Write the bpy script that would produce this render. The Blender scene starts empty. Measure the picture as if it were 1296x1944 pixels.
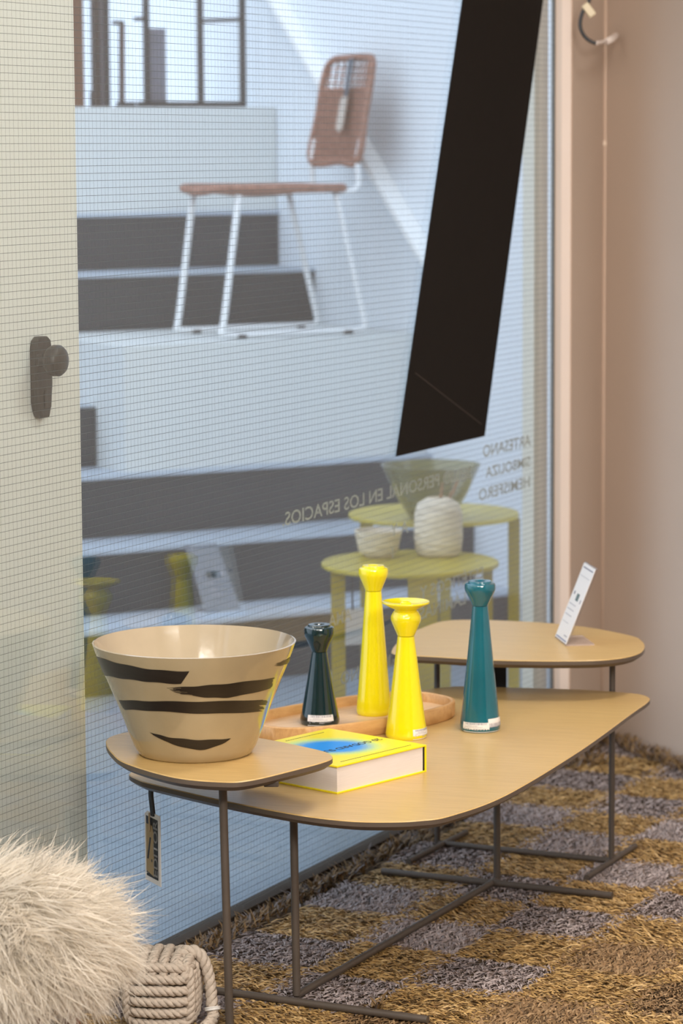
import bpy, bmesh, math, random
import numpy as np
from mathutils import Vector, Matrix

# ------------------------------------------------------------------ camera, world, large lights, exposure
sc = bpy.context.scene
col = sc.collection
random.seed(7); rng = np.random.default_rng(7)

F = 5600.0; CAM_H = 1.45; TILT = math.atan((972 - 278) / F); ROLL = 0.006
_rt0 = Vector((1, 0, 0)); _up0 = Vector((0, math.sin(TILT), math.cos(TILT)))
FW = Vector((0, math.cos(TILT), -math.sin(TILT)))
RT = _rt0 * math.cos(ROLL) - _up0 * math.sin(ROLL)
UP = _up0 * math.cos(ROLL) + _rt0 * math.sin(ROLL)
CAM = Vector((0, 0, CAM_H))

cam_d = bpy.data.cameras.new('camera'); cam = bpy.data.objects.new('camera', cam_d); col.objects.link(cam)
cam_d.sensor_fit = 'VERTICAL'; cam_d.sensor_height = 36.0; cam_d.sensor_width = 24.0
cam_d.lens = F / 1944 * 36.0
cam_d.clip_start = 0.05; cam_d.clip_end = 100
cam.matrix_world = Matrix(((RT.x, UP.x, -FW.x, 0), (RT.y, UP.y, -FW.y, 0), (RT.z, UP.z, -FW.z, CAM_H), (0, 0, 0, 1)))
cam_d.dof.use_dof = True; cam_d.dof.focus_distance = 4.95; cam_d.dof.aperture_fstop = 5.2
sc.camera = cam

sc.view_settings.view_transform = 'Standard'; sc.view_settings.look = 'None'
sc.view_settings.gamma = 1.0; sc.view_settings.use_curve_mapping = False
sc.view_settings.exposure = 0.0
sc.cycles.use_denoising = True
sc.cycles.transparent_max_bounces = 16
sc.cycles.max_bounces = 8
sc.cycles.sample_clamp_indirect = 6.0
sc.cycles.caustics_reflective = False; sc.cycles.caustics_refractive = False

world = bpy.data.worlds.new('overcast_sky'); sc.world = world; world.use_nodes = True
bg = world.node_tree.nodes['Background']
bg.inputs[0].default_value = (0.74, 0.82, 0.97, 1); bg.inputs[1].default_value = 2.35

def area_light(name, loc, target, size, size_y, watts, color):
    l = bpy.data.lights.new(name, 'AREA'); l.shape = 'RECTANGLE'; l.size = size; l.size_y = size_y
    l.energy = watts * 0.88; l.color = color
    o = bpy.data.objects.new(name, l); col.objects.link(o); o.location = loc
    o.rotation_euler = (Vector(target) - Vector(loc)).to_track_quat('-Z', 'Y').to_euler()
    return o
WARM = (1.0, 0.94, 0.87)
area_light('ceiling_and_fill_light', (0.9, 4.9, 2.74), (0.6, 5.2, 0.0), 0.9, 0.5, 44, WARM)
area_light('ceiling_and_fill_light', (0.3, 3.0, 2.74), (0.0, 4.6, 0.3), 1.2, 0.5, 34, WARM)
area_light('ceiling_and_fill_light', (-0.9, 2.6, 2.74), (-0.5, 4.2, 0.3), 1.0, 0.5, 56, WARM)
area_light('ceiling_and_fill_light', (1.6, 2.0, 2.74), (1.2, 4.5, 0.3), 1.2, 0.5, 22, WARM)
area_light('ceiling_and_fill_light', (0.6, 0.3, 2.74), (-0.1, 5.2, 0.2), 1.6, 0.8, 125, WARM)  # unseen rear fill, added to brighten the rug under the tables
area_light('ceiling_and_fill_light', (-1.3, 0.5, 2.74), (0.2, 5.5, 0.2), 1.4, 0.8, 80, WARM)  # second added fill, lifting the shade under the tables
area_light('ceiling_and_fill_light', (1.5, -0.2, 2.74), (-0.5, 4.9, 0.3), 1.4, 0.8, 190, WARM)  # unseen fill from the right, added to brighten the lower door

# ------------------------------------------------------------------ geometry frame of the place
GA = Vector((-0.155, 5.56, 0)); GU = Vector((0.4346, 0.9006, 0)); GN = Vector((0.9006, -0.4346, 0))   # glass line, its direction, its normal into the room
TH = math.radians(30); SW = Vector((math.cos(TH), math.sin(TH), 0)); SV = Vector((-SW.y, SW.x, 0))     # stair: along a step, up the flight
S1 = Vector((-0.679, 7.717, 0)); RISE = 0.178; GO = 0.235
Z = Vector((0, 0, 1))
def ray(x, y): return FW + RT * ((x - 648) / F) + UP * ((972 - y) / F)
def atz(x, y, z): d = ray(x, y); return CAM + d * ((z - CAM_H) / d.z)
def aty(x, y, Y): d = ray(x, y); return CAM + d * (Y / d.y)
def atplane(x, y, p, nrm): d = ray(x, y); return CAM + d * ((p - CAM).dot(nrm) / d.dot(nrm))
def gl(s, w, z): return GA + GU * s + GN * w + Z * z
def st(t, v, z): return S1 + SW * t + SV * v + Z * z

# ------------------------------------------------------------------ materials
MATS = {}
def mat(name, color, rough=0.5, metal=0.0, noise=0.0, scale=20.0, stretch=None, color2=None, bump=0.0, spec=0.5, coat=0.0, alpha_mix=0.0, trans=0.0):
    if name in MATS: return MATS[name]
    m = bpy.data.materials.new(name); m.use_nodes = True; nt = m.node_tree; N = nt.nodes; L = nt.links
    b = N['Principled BSDF']; b.inputs['Base Color'].default_value = (*color, 1); b.inputs['Roughness'].default_value = rough
    b.inputs['Metallic'].default_value = metal; b.inputs['Specular IOR Level'].default_value = spec; b.inputs['Coat Weight'].default_value = coat
    if coat: b.inputs['Coat Roughness'].default_value = 0.06
    if noise > 0 or bump > 0:
        tc = N.new('ShaderNodeTexCoord'); mp = N.new('ShaderNodeMapping'); L.new(tc.outputs['Object'], mp.inputs[0])
        if stretch: mp.inputs['Scale'].default_value = stretch
        nz = N.new('ShaderNodeTexNoise'); nz.inputs['Scale'].default_value = scale; nz.inputs['Detail'].default_value = 6; L.new(mp.outputs[0], nz.inputs['Vector'])
        if noise > 0:
            cr = N.new('ShaderNodeValToRGB'); c2 = color2 or tuple(c * (1 - noise) for c in color)
            cr.color_ramp.elements[0].color = (*c2, 1); cr.color_ramp.elements[0].position = 0.3
            cr.color_ramp.elements[1].color = (*color, 1); cr.color_ramp.elements[1].position = 0.7
            L.new(nz.outputs['Fac'], cr.inputs[0]); L.new(cr.outputs[0], b.inputs['Base Color'])
        if bump > 0:
            bp = N.new('ShaderNodeBump'); bp.inputs['Strength'].default_value = bump; bp.inputs['Distance'].default_value = 0.01
            L.new(nz.outputs['Fac'], bp.inputs['Height']); L.new(bp.outputs[0], b.inputs['Normal'])
    if alpha_mix > 0:
        out = N['Material Output']; tr = N.new('ShaderNodeBsdfTransparent'); mx = N.new('ShaderNodeMixShader'); mx.inputs[0].default_value = alpha_mix
        L.new(b.outputs[0], mx.inputs[1]); L.new(tr.outputs[0], mx.inputs[2]); L.new(mx.outputs[0], out.inputs[0])
    if trans > 0:
        out = N['Material Output']; tr = N.new('ShaderNodeBsdfTranslucent'); tr.inputs[0].default_value = (*color, 1); mx = N.new('ShaderNodeMixShader'); mx.inputs[0].default_value = trans
        L.new(b.outputs[0], mx.inputs[1]); L.new(tr.outputs[0], mx.inputs[2]); L.new(mx.outputs[0], out.inputs[0])
    MATS[name] = m; return m

def glass_mat(name, tint, base, roughness=0.0):
    m = bpy.data.materials.new(name); m.use_nodes = True; nt = m.node_tree; N = nt.nodes; L = nt.links
    N.remove(N['Principled BSDF']); out = N['Material Output']
    tr = N.new('ShaderNodeBsdfTransparent'); tr.inputs[0].default_value = (*tint, 1)
    gs = N.new('ShaderNodeBsdfGlossy'); gs.inputs['Roughness'].default_value = roughness; gs.inputs[0].default_value = (1, 1, 1, 1)
    lw = N.new('ShaderNodeLayerWeight'); lw.inputs[0].default_value = 0.5
    pw = N.new('ShaderNodeMath'); pw.operation = 'POWER'; pw.inputs[1].default_value = 5; L.new(lw.outputs['Facing'], pw.inputs[0])
    ma = N.new('ShaderNodeMath'); ma.operation = 'MULTIPLY_ADD'; ma.inputs[1].default_value = 1 - base; ma.inputs[2].default_value = base; L.new(pw.outputs[0], ma.inputs[0])
    mx = N.new('ShaderNodeMixShader'); L.new(ma.outputs[0], mx.inputs[0]); L.new(tr.outputs[0], mx.inputs[1]); L.new(gs.outputs[0], mx.inputs[2]); L.new(mx.outputs[0], out.inputs[0])
    return m
def vcol_mat(name, rough=0.6, trans=0.0, spec=0.3):
    m = bpy.data.materials.new(name); m.use_nodes = True; N = m.node_tree.nodes; L = m.node_tree.links
    b = N['Principled BSDF']; at = N.new('ShaderNodeAttribute'); at.attribute_name = 'tint'
    L.new(at.outputs['Color'], b.inputs['Base Color']); b.inputs['Roughness'].default_value = rough; b.inputs['Specular IOR Level'].default_value = spec
    if trans > 0:
        out = N['Material Output']; tr = N.new('ShaderNodeBsdfTranslucent'); mx = N.new('ShaderNodeMixShader'); mx.inputs[0].default_value = trans
        L.new(at.outputs['Color'], tr.inputs[0]); L.new(b.outputs[0], mx.inputs[1]); L.new(tr.outputs[0], mx.inputs[2]); L.new(mx.outputs[0], out.inputs[0])
    return m
def wood_mat(name, c1, c2, ang, rough=0.32, scale=9.0):
    m = bpy.data.materials.new(name); m.use_nodes = True; N = m.node_tree.nodes; L = m.node_tree.links
    b = N['Principled BSDF']; b.inputs['Roughness'].default_value = rough; b.inputs['Specular IOR Level'].default_value = 0.55
    tc = N.new('ShaderNodeTexCoord'); mp = N.new('ShaderNodeMapping'); mp.inputs['Rotation'].default_value = (0, 0, -ang); L.new(tc.outputs['Object'], mp.inputs[0])
    mp2 = N.new('ShaderNodeMapping'); mp2.inputs['Scale'].default_value = (1.2, 26, 8); L.new(mp.outputs[0], mp2.inputs[0])
    n1 = N.new('ShaderNodeTexNoise'); n1.inputs['Scale'].default_value = scale; n1.inputs['Detail'].default_value = 8; n1.inputs['Roughness'].default_value = 0.65; L.new(mp2.outputs[0], n1.inputs['Vector'])
    cr = N.new('ShaderNodeValToRGB'); cr.color_ramp.elements[0].color = (*c2, 1); cr.color_ramp.elements[0].position = 0.33; cr.color_ramp.elements[1].color = (*c1, 1); cr.color_ramp.elements[1].position = 0.62
    L.new(n1.outputs['Fac'], cr.inputs[0]); L.new(cr.outputs[0], b.inputs['Base Color'])
    bp = N.new('ShaderNodeBump'); bp.inputs['Strength'].default_value = 0.06; bp.inputs['Distance'].default_value = 0.002; L.new(n1.outputs['Fac'], bp.inputs['Height']); L.new(bp.outputs[0], b.inputs['Normal'])
    return m

A_U = math.atan2(GU.y, GU.x)
OAK = wood_mat('light_oak_veneer', (0.60, 0.405, 0.165), (0.50, 0.325, 0.12), math.atan2(-0.25, 1.0))
TRAYW = wood_mat('beech_wood', (0.70, 0.47, 0.27), (0.56, 0.34, 0.17), math.radians(40), rough=0.45)
BROWN_EDGE = mat('brown_lacquer', (0.105, 0.078, 0.058), 0.42, noise=0.15, scale=8)
BROWN_METAL = mat('brown_powder_coat', (0.085, 0.066, 0.052), 0.5, noise=0.12, scale=30)
YELLOW = mat('yellow_glaze', (0.84, 0.71, 0.005), 0.16, noise=0.015, scale=6, coat=0.5)
TEAL = mat('teal_glaze', (0.006, 0.125, 0.175), 0.14, noise=0.2, scale=14, coat=0.6)
DTEAL = mat('dark_teal_glaze', (0.002, 0.020, 0.024), 0.12, noise=0.2, scale=14, coat=0.6)
PAPER = mat('white_paper', (0.80, 0.78, 0.77), 0.6)
INK = mat('dark_ink', (0.03, 0.03, 0.035), 0.6)
GREYINK = mat('grey_ink', (0.25, 0.25, 0.30), 0.6)

# ------------------------------------------------------------------ mesh helpers
def link(o, parent=None):
    col.objects.link(o)
    if parent is not None: o.parent = parent
    return o
def mesh_obj(name, verts, faces, m, parent=None, smooth=False, mats=None, fmat=None):
    me = bpy.data.meshes.new(name); me.from_pydata([tuple(v) for v in verts], [], faces); me.update()
    for mm in (mats or [m]): me.materials.append(mm)
    if fmat: me.polygons.foreach_set('material_index', fmat)
    if smooth: me.polygons.foreach_set('use_smooth', [True] * len(me.polygons))
    o = bpy.data.objects.new(name, me); return link(o, parent)
def empty(name, loc):
    o = bpy.data.objects.new(name, None); o.location = loc; o.empty_display_size = 0.05; return link(o)
def tag(o, label=None, cat=None, group=None, kind=None):
    if label: o['label'] = label
    if cat: o['category'] = cat
    if group: o['group'] = group
    if kind: o['kind'] = kind
    return o
class MB:
    """collects shapes (world coordinates); build() links them as one mesh object, local to its parent"""
    def __init__(s): s.v = []; s.f = []; s.fm = []
    def add(s, vs, fs, mi=0):
        b = len(s.v); s.v += [Vector(v) for v in vs]; s.f += [tuple(i + b for i in f) for f in fs]; s.fm += [mi] * len(fs)
    def box(s, c, ex, ey, ez, hx, hy, hz, mi=0):
        c = Vector(c); P = [c + ex * (a * hx) + ey * (b * hy) + ez * (d * hz) for a in (-1, 1) for b in (-1, 1) for d in (-1, 1)]
        s.add(P, [(0, 1, 3, 2), (4, 6, 7, 5), (0, 4, 5, 1), (2, 3, 7, 6), (0, 2, 6, 4), (1, 5, 7, 3)], mi)
    def quadprism(s, pts, off, mi=0):
        n = len(pts); P = [Vector(p) for p in pts]; Q = [p + off for p in P]
        s.add(P + Q, [tuple(range(n - 1, -1, -1)), tuple(range(n, 2 * n))] + [(i, (i + 1) % n, n + (i + 1) % n, n + i) for i in range(n)], mi)
    def tube(s, path, r, sides=8, closed=False, caps=True, mi=0):
        P = [Vector(p) for p in path]; n = len(P); rs = r if isinstance(r, (list, tuple)) else [r] * n
        vs = []; up = None
        for i in range(n):
            t = (P[(i + 1) % n] - P[i - 1]) if closed else (P[min(i + 1, n - 1)] - P[max(i - 1, 0)])
            t.normalize()
            if up is None:
                up = Vector((0, 0, 1)) if abs(t.z) < 0.9 else Vector((1, 0, 0))
            a = up - t * up.dot(t); a.normalize(); b = t.cross(a); up = a
            for k in range(sides):
                an = 2 * math.pi * k / sides; vs.append(P[i] + (a * math.cos(an) + b * math.sin(an)) * rs[i])
        fs = []
        for i in range(n if closed else n - 1):
            j = (i + 1) % n
            for k in range(sides):
                l = (k + 1) % sides; fs.append((i * sides + k, i * sides + l, j * sides + l, j * sides + k))
        if caps and not closed:
            fs.append(tuple(range(sides - 1, -1, -1))); fs.append(tuple((n - 1) * sides + k for k in range(sides)))
        s.add(vs, fs, mi)
    def lathe(s, c, prof, seg=48, mi=0, sq=1.0, caps=True):
        c = Vector(c); vs = []; fs = []; n = len(prof)
        for r, z in prof:
            for k in range(seg):
                a = 2 * math.pi * k / seg; vs.append(c + Vector((r * math.cos(a), r * math.sin(a) * sq, z)))
        for i in range(n - 1):
            for k in range(seg):
                l = (k + 1) % seg; fs.append((i * seg + k, i * seg + l, (i + 1) * seg + l, (i + 1) * seg + k))
        if caps and prof[0][0] > 1e-5: fs.append(tuple(range(seg - 1, -1, -1)))
        if caps and prof[-1][0] > 1e-5: fs.append(tuple((n - 1) * seg + k for k in range(seg)))
        s.add(vs, fs, mi)
    def build(s, name, m, parent=None, smooth=False, mats=None, bevel=0.0, auto=None):
        off = parent.matrix_world.translation.copy() if False else Vector((0, 0, 0))
        p = parent
        while p is not None: off += p.location; p = p.parent
        if parent is None:
            lo = Vector((min(v.x for v in s.v), min(v.y for v in s.v), min(v.z for v in s.v))); hi = Vector((max(v.x for v in s.v), max(v.y for v in s.v), max(v.z for v in s.v)))
            base = Vector(((lo.x + hi.x) / 2, (lo.y + hi.y) / 2, lo.z))
        else: base = None
        o = mesh_obj(name, [v - (base if base is not None else off) for v in s.v], s.f, m, parent, smooth, mats, s.fm if mats else None)
        if base is not None: o.location = base
        bm = bmesh.new(); bm.from_mesh(o.data); bmesh.ops.recalc_face_normals(bm, faces=bm.faces)
        if bevel > 0:
            bmesh.ops.bevel(bm, geom=[e for e in bm.edges if len(e.link_faces) == 2 and e.calc_face_angle(0) > 0.5], offset=bevel, segments=2, profile=0.6, affect='EDGES')
        bm.to_mesh(o.data); bm.free()
        if auto is not None:
            o.data.polygons.foreach_set('use_smooth', [True] * len(o.data.polygons))
            es = o.data
            bm = bmesh.new(); bm.from_mesh(es)
            for e in bm.edges: e.smooth = not (len(e.link_faces) == 2 and e.calc_face_angle(0) > auto)
            bm.to_mesh(es); bm.free()
        return o
def spline(pts, per=10, closed=False):
    P = [Vector(p) for p in pts]; n = len(P); out = []
    for i in range(n if closed else n - 1):
        p0 = P[(i - 1) % n] if closed or i > 0 else P[i]; p1 = P[i]; p2 = P[(i + 1) % n]; p3 = P[(i + 2) % n] if closed or i + 2 < n else P[min(i + 1, n - 1)]
        for k in range(per):
            t = k / per; out.append(0.5 * ((2 * p1) + (p2 - p0) * t + (2 * p0 - 5 * p1 + 4 * p2 - p3) * t * t + (3 * p1 - p0 - 3 * p2 + p3) * t ** 3))
    if not closed: out.append(P[-1])
    return out
def inset(pts, d):
    n = len(pts); c = sum((p for p in pts), Vector((0, 0, 0))) / n; out = []
    for i in range(n):
        t = pts[(i + 1) % n] - pts[i - 1]; nn = Vector((t.y, -t.x, 0)).normalized()
        if nn.dot(pts[i] - c) < 0: nn = -nn
        out.append(pts[i] - nn * d)
    return out
def text_mesh(body, size, align='LEFT', bold=0.012):
    cu = bpy.data.curves.new('t', 'FONT'); cu.body = body; cu.size = size; cu.align_x = align; cu.resolution_u = 3; cu.offset = bold * size
    o = bpy.data.objects.new('t', cu); col.objects.link(o)
    dg = bpy.context.evaluated_depsgraph_get(); me = bpy.data.meshes.new_from_object(o.evaluated_get(dg))
    bpy.data.objects.remove(o); bpy.data.curves.remove(cu)
    return me
def text_obj(name, body, size, origin, ex, ey, m, parent, offset=(0, 0, 0), width=None, thick=0.0):
    me = text_mesh(body, size); me.materials.clear(); me.materials.append(m)
    co = np.empty(len(me.vertices) * 3); me.vertices.foreach_get('co', co); co = co.reshape(-1, 3)
    sx = 1.0 if width is None else width / max(co[:, 0].max(), 1e-6)
    ez = ex.cross(ey); o3 = np.array(Vector(origin) - Vector(offset))
    W = o3 + np.outer(co[:, 0] * sx, np.array(ex)) + np.outer(co[:, 1], np.array(ey)) + np.outer(co[:, 2], np.array(ez))
    me.vertices.foreach_set('co', W.astype(np.float32).ravel()); me.update()
    o = bpy.data.objects.new(name, me); return link(o, parent)

# ------------------------------------------------------------------ the room
WALLR = mat('tan_wall_paint', (0.57, 0.46, 0.38), 0.7, noise=0.05, scale=3, bump=0.03)
JAMB = mat('beige_jamb_paint', (0.72, 0.56, 0.45), 0.6, noise=0.04, scale=4)
CEIL = mat('ceiling_paint', (0.62, 0.58, 0.53), 0.8, noise=0.03)
DIM = mat('room_wall_paint', (0.46, 0.42, 0.38), 0.8, noise=0.05)
FLOORM = mat('taupe_floor', (0.16, 0.12, 0.095), 0.5, noise=0.1, scale=6)
OUTFLOOR = mat('blue_grey_landing_floor', (0.26, 0.32, 0.385), 0.35, noise=0.12, scale=5)
RISER = mat('dark_grey_stair_riser', (0.030, 0.040, 0.050), 0.6, noise=0.1, scale=6)
TREAD = mat('pale_stair_tread', (0.46, 0.53, 0.62), 0.45, noise=0.08, scale=6)
WHITEO = mat('white_painted_board', (0.66, 0.69, 0.69), 0.5, noise=0.02, scale=3)
WHITEW = mat('white_stair_wall', (0.80, 0.85, 0.90), 0.7, noise=0.03, scale=2)
CREAM = mat('cream_door_lacquer', (0.80, 0.81, 0.79), 0.5, noise=0.03, scale=3)

CORNER = Vector((0.640, 7.185, 0)); WD = Vector((0.416, -0.9093, 0)); WNR = Vector((-0.9093, -0.416, 0))   # right wall line, direction towards the camera, normal into the room
JE = gl(1.505, 0.040, 0)                                       # outer corner of the jamb
HGT = 2.76
def wall_strip(name, a, b, z0, z1, outward, m, t=0.06):
    mb = MB(); mb.quadprism([a + Z * z0, b + Z * z0, b + Z * z1, a + Z * z1], outward * t); o = mb.build(name, m); tag(o, kind='structure'); return o
far_r = CORNER + WD * 9.2
back_l = gl(-7.4, 0, 0)
o = wall_strip('wall_right', CORNER, far_r, 0, HGT, -WNR, WALLR); tag(o, 'tan pink plaster wall beside the far side table')
rdir = (CORNER - JE).normalized(); rn = Vector((rdir.y, -rdir.x, 0))
o = wall_strip('wall_back', JE, CORNER + rdir * 0.03, 0, HGT, -rn, WALLR, 0.04); tag(o, 'narrow tan wall return between glass jamb and corner')
mb = MB(); mb.quadprism([gl(1.503, -0.004, 0), gl(1.503, 0.043, 0), gl(1.503, 0.043, HGT), gl(1.503, -0.004, HGT)], GU * 0.010)
o = mb.build('trim_1', JAMB, bevel=0.002); tag(o, 'pale beige jamb at the end of the glass', kind='structure')
o = wall_strip('wall_left', back_l, gl(-1.75, 0, 0), 0, HGT, -GN, DIM)
o = wall_strip('wall_front', far_r, back_l, 0, HGT, Vector((0.05, -1, 0)).normalized(), DIM)
mb = MB(); mb.quadprism([gl(-1.75, 0.0, 2.3), gl(1.55, 0.0, 2.3), gl(1.55, 0, HGT), gl(-1.75, 0, HGT)], -GN * 0.06); tag(mb.build('wall_upper', DIM), kind='structure')
cor = [back_l, gl(-1.75, 0, 0), gl(1.505, 0, 0), JE, CORNER, far_r]
mb = MB(); mb.quadprism([p + Z * HGT for p in cor], Z * 0.05); tag(mb.build('ceiling', CEIL), kind='structure')
mb = MB(); mb.quadprism([p for p in cor], -Z * 0.05); tag(mb.build('floor', FLOORM), kind='structure')
mb = MB(); mb.quadprism([gl(-3, -0.005, 0), gl(1.6, -0.005, 0), gl(1.9, -0.3, 0), st(3.0, -0.6, 0), st(3.0, 0.2, 0), st(-3.4, 0.2, 0)], -Z * 0.05)
tag(mb.build('floor_landing', OUTFLOOR), 'pale blue grey landing floor beyond the wired glass', kind='structure')
# bottom track and slim end profile of the glass
mb = MB(); mb.quadprism([gl(-1.75, -0.02, 0), gl(1.505, -0.02, 0), gl(1.505, 0.02, 0), gl(-1.75, 0.02, 0)], Z * 0.016)
tag(mb.build('trim_2', mat('bronze_track', (0.075, 0.058, 0.045), 0.75, spec=0.15), bevel=0.002), 'slim brown metal track under the glass', kind='structure')
mb = MB(); mb.quadprism([gl(1.496, -0.004, 0.016), gl(1.503, -0.004, 0.016), gl(1.503, 0.004, 0.016), gl(1.496, 0.004, 0.016)], Z * 2.284)
tag(mb.build('trim_3', mat('dark_seal', (0.05, 0.06, 0.06), 0.5), None), 'dark rubber seal where glass meets jamb', kind='structure')
# cream panel strip just outside the jamb
T4S = (atplane(1013, 900, gl(0, -0.06, 0), GN) - GA).dot(GU)
mb = MB(); mb.quadprism([gl(T4S, -0.06, 0), gl(1.62, -0.06, 0), gl(1.62, -0.06, 2.5), gl(T4S, -0.06, 2.5)], -GN * 0.03)
tag(mb.build('trim_4', mat('offwhite_panel', (0.70, 0.71, 0.66), 0.5, noise=0.03), bevel=0.002), 'off white vertical panel behind the end of the glass', kind='structure')

# wired glass
glass = MB(); glass.quadprism([gl(-1.75, -0.003, 0.014), gl(1.493, -0.003, 0.014), gl(1.493, 0.003, 0.014), gl(-1.75, 0.003, 0.014)], Z * 2.286)
win = glass.build('window_1', glass_mat('wired_glass', (0.94, 0.965, 0.96), 0.06)); tag(win, 'clear wired glass partition with square wire mesh', kind='structure')
def build_wires(parent):
    pitch = 0.0125; s0, s1, z0, z1 = -1.25, 1.49, 0.02, 2.1
    V = []; Fc = []
    nz = int((z1 - z0) / pitch)
    for k in range(nz):
        z = z0 + k * pitch; h = 0.00036; seg = 12
        for w in (0.0,):
            b = len(V)
            for i in range(seg + 1):
                s = s0 + (s1 - s0) * i / seg; dz = rng.normal(0, 0.00012)
                V += [gl(s, w + 0.0004, z + dz), gl(s, w, z + dz + h), gl(s, w - 0.0004, z + dz), gl(s, w, z + dz - h)]
            for i in range(seg):
                for q in range(4):
                    r = (q + 1) % 4; Fc.append((b + i * 4 + q, b + i * 4 + r, b + i * 4 + 4 + r, b + i * 4 + 4 + q))
    ns = int((s1 - s0) / pitch)
    zz = np.arange(0, nz * 2) * pitch / 2 + z0
    for k in range(ns):
        ph = rng.uniform(0, 2 * math.pi); drift = np.cumsum(rng.normal(0, 0.00009, len(zz)))
        drift -= np.linspace(drift[0], drift[-1], len(zz))
        wob = 0.00035 * np.sin(np.arange(len(zz)) * math.pi / 2 * 1.0 + ph) + drift + 0.0004 * np.sin(zz * 9 + ph)
        s = s0 + k * pitch; b = len(V); h = 0.00026
        for i, z in enumerate(zz):
            V += [gl(s + wob[i] - h, 0.0003, z), gl(s + wob[i] + h, 0.0003, z)]
        for i in range(len(zz) - 1): Fc.append((b + 2 * i, b + 2 * i + 1, b + 2 * i + 3, b + 2 * i + 2))
    off = parent.location
    o = mesh_obj('wire_mesh', [v - off for v in V], Fc, mat('steel_wire', (0.10, 0.115, 0.115), 0.45, metal=0.2), parent)
    tag(o, 'fine square steel wire mesh inside the glass', kind='stuff')
build_wires(win)
LETTER = mat('frosted_vinyl', (0.50, 0.54, 0.50), 0.6, alpha_mix=0.12)
for body, s_right, s_left, z, cap in (('SELLO PERSONAL EN LOS ESPACIOS.', 1.028, 0.103, 0.722, 0.026), ('ARTESANO', 1.375, 1.094, 0.760, 0.026), ('SIMBOLIZA', 1.375, 1.109, 0.712, 0.024),
        ('HEMISFERO', 1.375, 1.07, 0.664, 0.026), ('A Y', 0.69, 0.60, 0.640, 0.026), ('Y', 0.62, 0.60, 0.595, 0.026), ('ESTÉTICOS Y', 1.10, 0.748, 0.488, 0.026), ('LÁMINAS', 1.0, 0.748, 0.444, 0.026), ('AMA', 0.41, 0.303, 0.494, 0.026), ('AMETRINO', 0.64, 0.357, 0.367, 0.026)):
    text_obj('lettering', body, cap / 0.70, gl(s_right, -0.0045, z), -GU, Z, LETTER, win, win.location, width=s_right - s_left)

# ------------------------------------------------------------------ door leaf behind the glass
DO = -0.075
dr = atplane(153, 800, gl(0, DO, 0), GN); ds = (dr - GA).dot(GU)
door = MB(); door.quadprism([gl(ds - 0.93, DO, 0.012), gl(ds, DO, 0.012), gl(ds, DO, 2.12), gl(ds - 0.93, DO, 2.12)], -GN * 0.045)
door = door.build('door_1', CREAM, bevel=0.002); tag(door, 'cream door leaf behind the wired glass', kind='structure')
HB = mat('dark_brown_bakelite', (0.030, 0.026, 0.023), 0.42, noise=0.2, scale=40)
hc = atplane(90, 716, gl(0, DO + 0.02, 0), GN); hs = (hc - GA).dot(GU); hz = hc.z
prof = [(-0.5, -0.30), (-0.5, 0.34), (-0.42, 0.45), (-0.2, 0.5), (0.2, 0.5), (0.42, 0.45), (0.5, 0.34), (0.5, -0.1), (0.40, -0.36), (0.26, -0.5), (-0.26, -0.5), (-0.40, -0.42)]
pl = MB(); W_, H_ = 0.048, 0.138
pl.quadprism([gl(hs + a * W_, DO, hz + b * H_) for a, b in prof], GN * 0.016)
handle = pl.build('handle_plate', HB, door, bevel=0.003)
kn = MB(); kp = [(0.0, 0.0), (0.011, 0.0), (0.011, 0.016), (0.022, 0.022), (0.0265, 0.030), (0.0265, 0.040), (0.022, 0.046), (0.012, 0.0485), (0.0, 0.049)]
kc = gl(hs - 0.019, DO + 0.015, hz + 0.030); vs = []; sg = 32
for r, h in kp:
    for k in range(sg):
        a = 2 * math.pi * k / sg; vs.append(kc + GU * (r * math.cos(a)) + Z * (r * math.sin(a)) + GN * h)
kn.add(vs, [(i * sg + k, i * sg + (k + 1) % sg, (i + 1) * sg + (k + 1) % sg, (i + 1) * sg + k) for i in range(len(kp) - 1) for k in range(sg)])
kn.build('knob', HB, door, auto=0.7)
ky = MB(); ky.quadprism([gl(hs + 0.003 + 0.010 * math.cos(t), DO + 0.015, hz - 0.030 + (0.010 * math.sin(t) if t <= math.pi else 0.0)) for t in np.linspace(0, math.pi, 12)] + [gl(hs - 0.007, DO + 0.015, hz - 0.052), gl(hs + 0.013, DO + 0.015, hz - 0.052)], GN * 0.004)
ky.build('keyhole_cover', HB, door, bevel=0.001)

# ------------------------------------------------------------------ slanted dark panel on the glass
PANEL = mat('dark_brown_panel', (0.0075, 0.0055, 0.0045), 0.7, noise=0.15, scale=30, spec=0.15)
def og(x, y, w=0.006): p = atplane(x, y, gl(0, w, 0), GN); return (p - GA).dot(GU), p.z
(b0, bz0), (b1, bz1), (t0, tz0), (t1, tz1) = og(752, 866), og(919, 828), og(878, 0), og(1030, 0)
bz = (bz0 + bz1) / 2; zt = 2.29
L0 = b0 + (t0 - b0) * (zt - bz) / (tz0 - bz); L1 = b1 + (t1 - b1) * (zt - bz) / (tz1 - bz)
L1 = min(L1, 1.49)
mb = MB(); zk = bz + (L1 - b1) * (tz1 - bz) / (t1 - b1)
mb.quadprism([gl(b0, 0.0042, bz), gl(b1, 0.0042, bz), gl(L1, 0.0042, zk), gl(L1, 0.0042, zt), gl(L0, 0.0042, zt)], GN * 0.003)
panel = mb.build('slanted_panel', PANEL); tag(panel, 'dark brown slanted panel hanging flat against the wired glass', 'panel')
(q0, qz0), (q1, qz1) = og(787, 708), og(912, 805)
mb = MB(); mb.quadprism([gl(q0, 0.0072, qz0 - 0.001), gl(q1, 0.0072, qz1 - 0.001), gl(q1, 0.0072, qz1 + 0.001), gl(q0, 0.0072, qz0 + 0.001)], GN * 0.0006)
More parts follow.
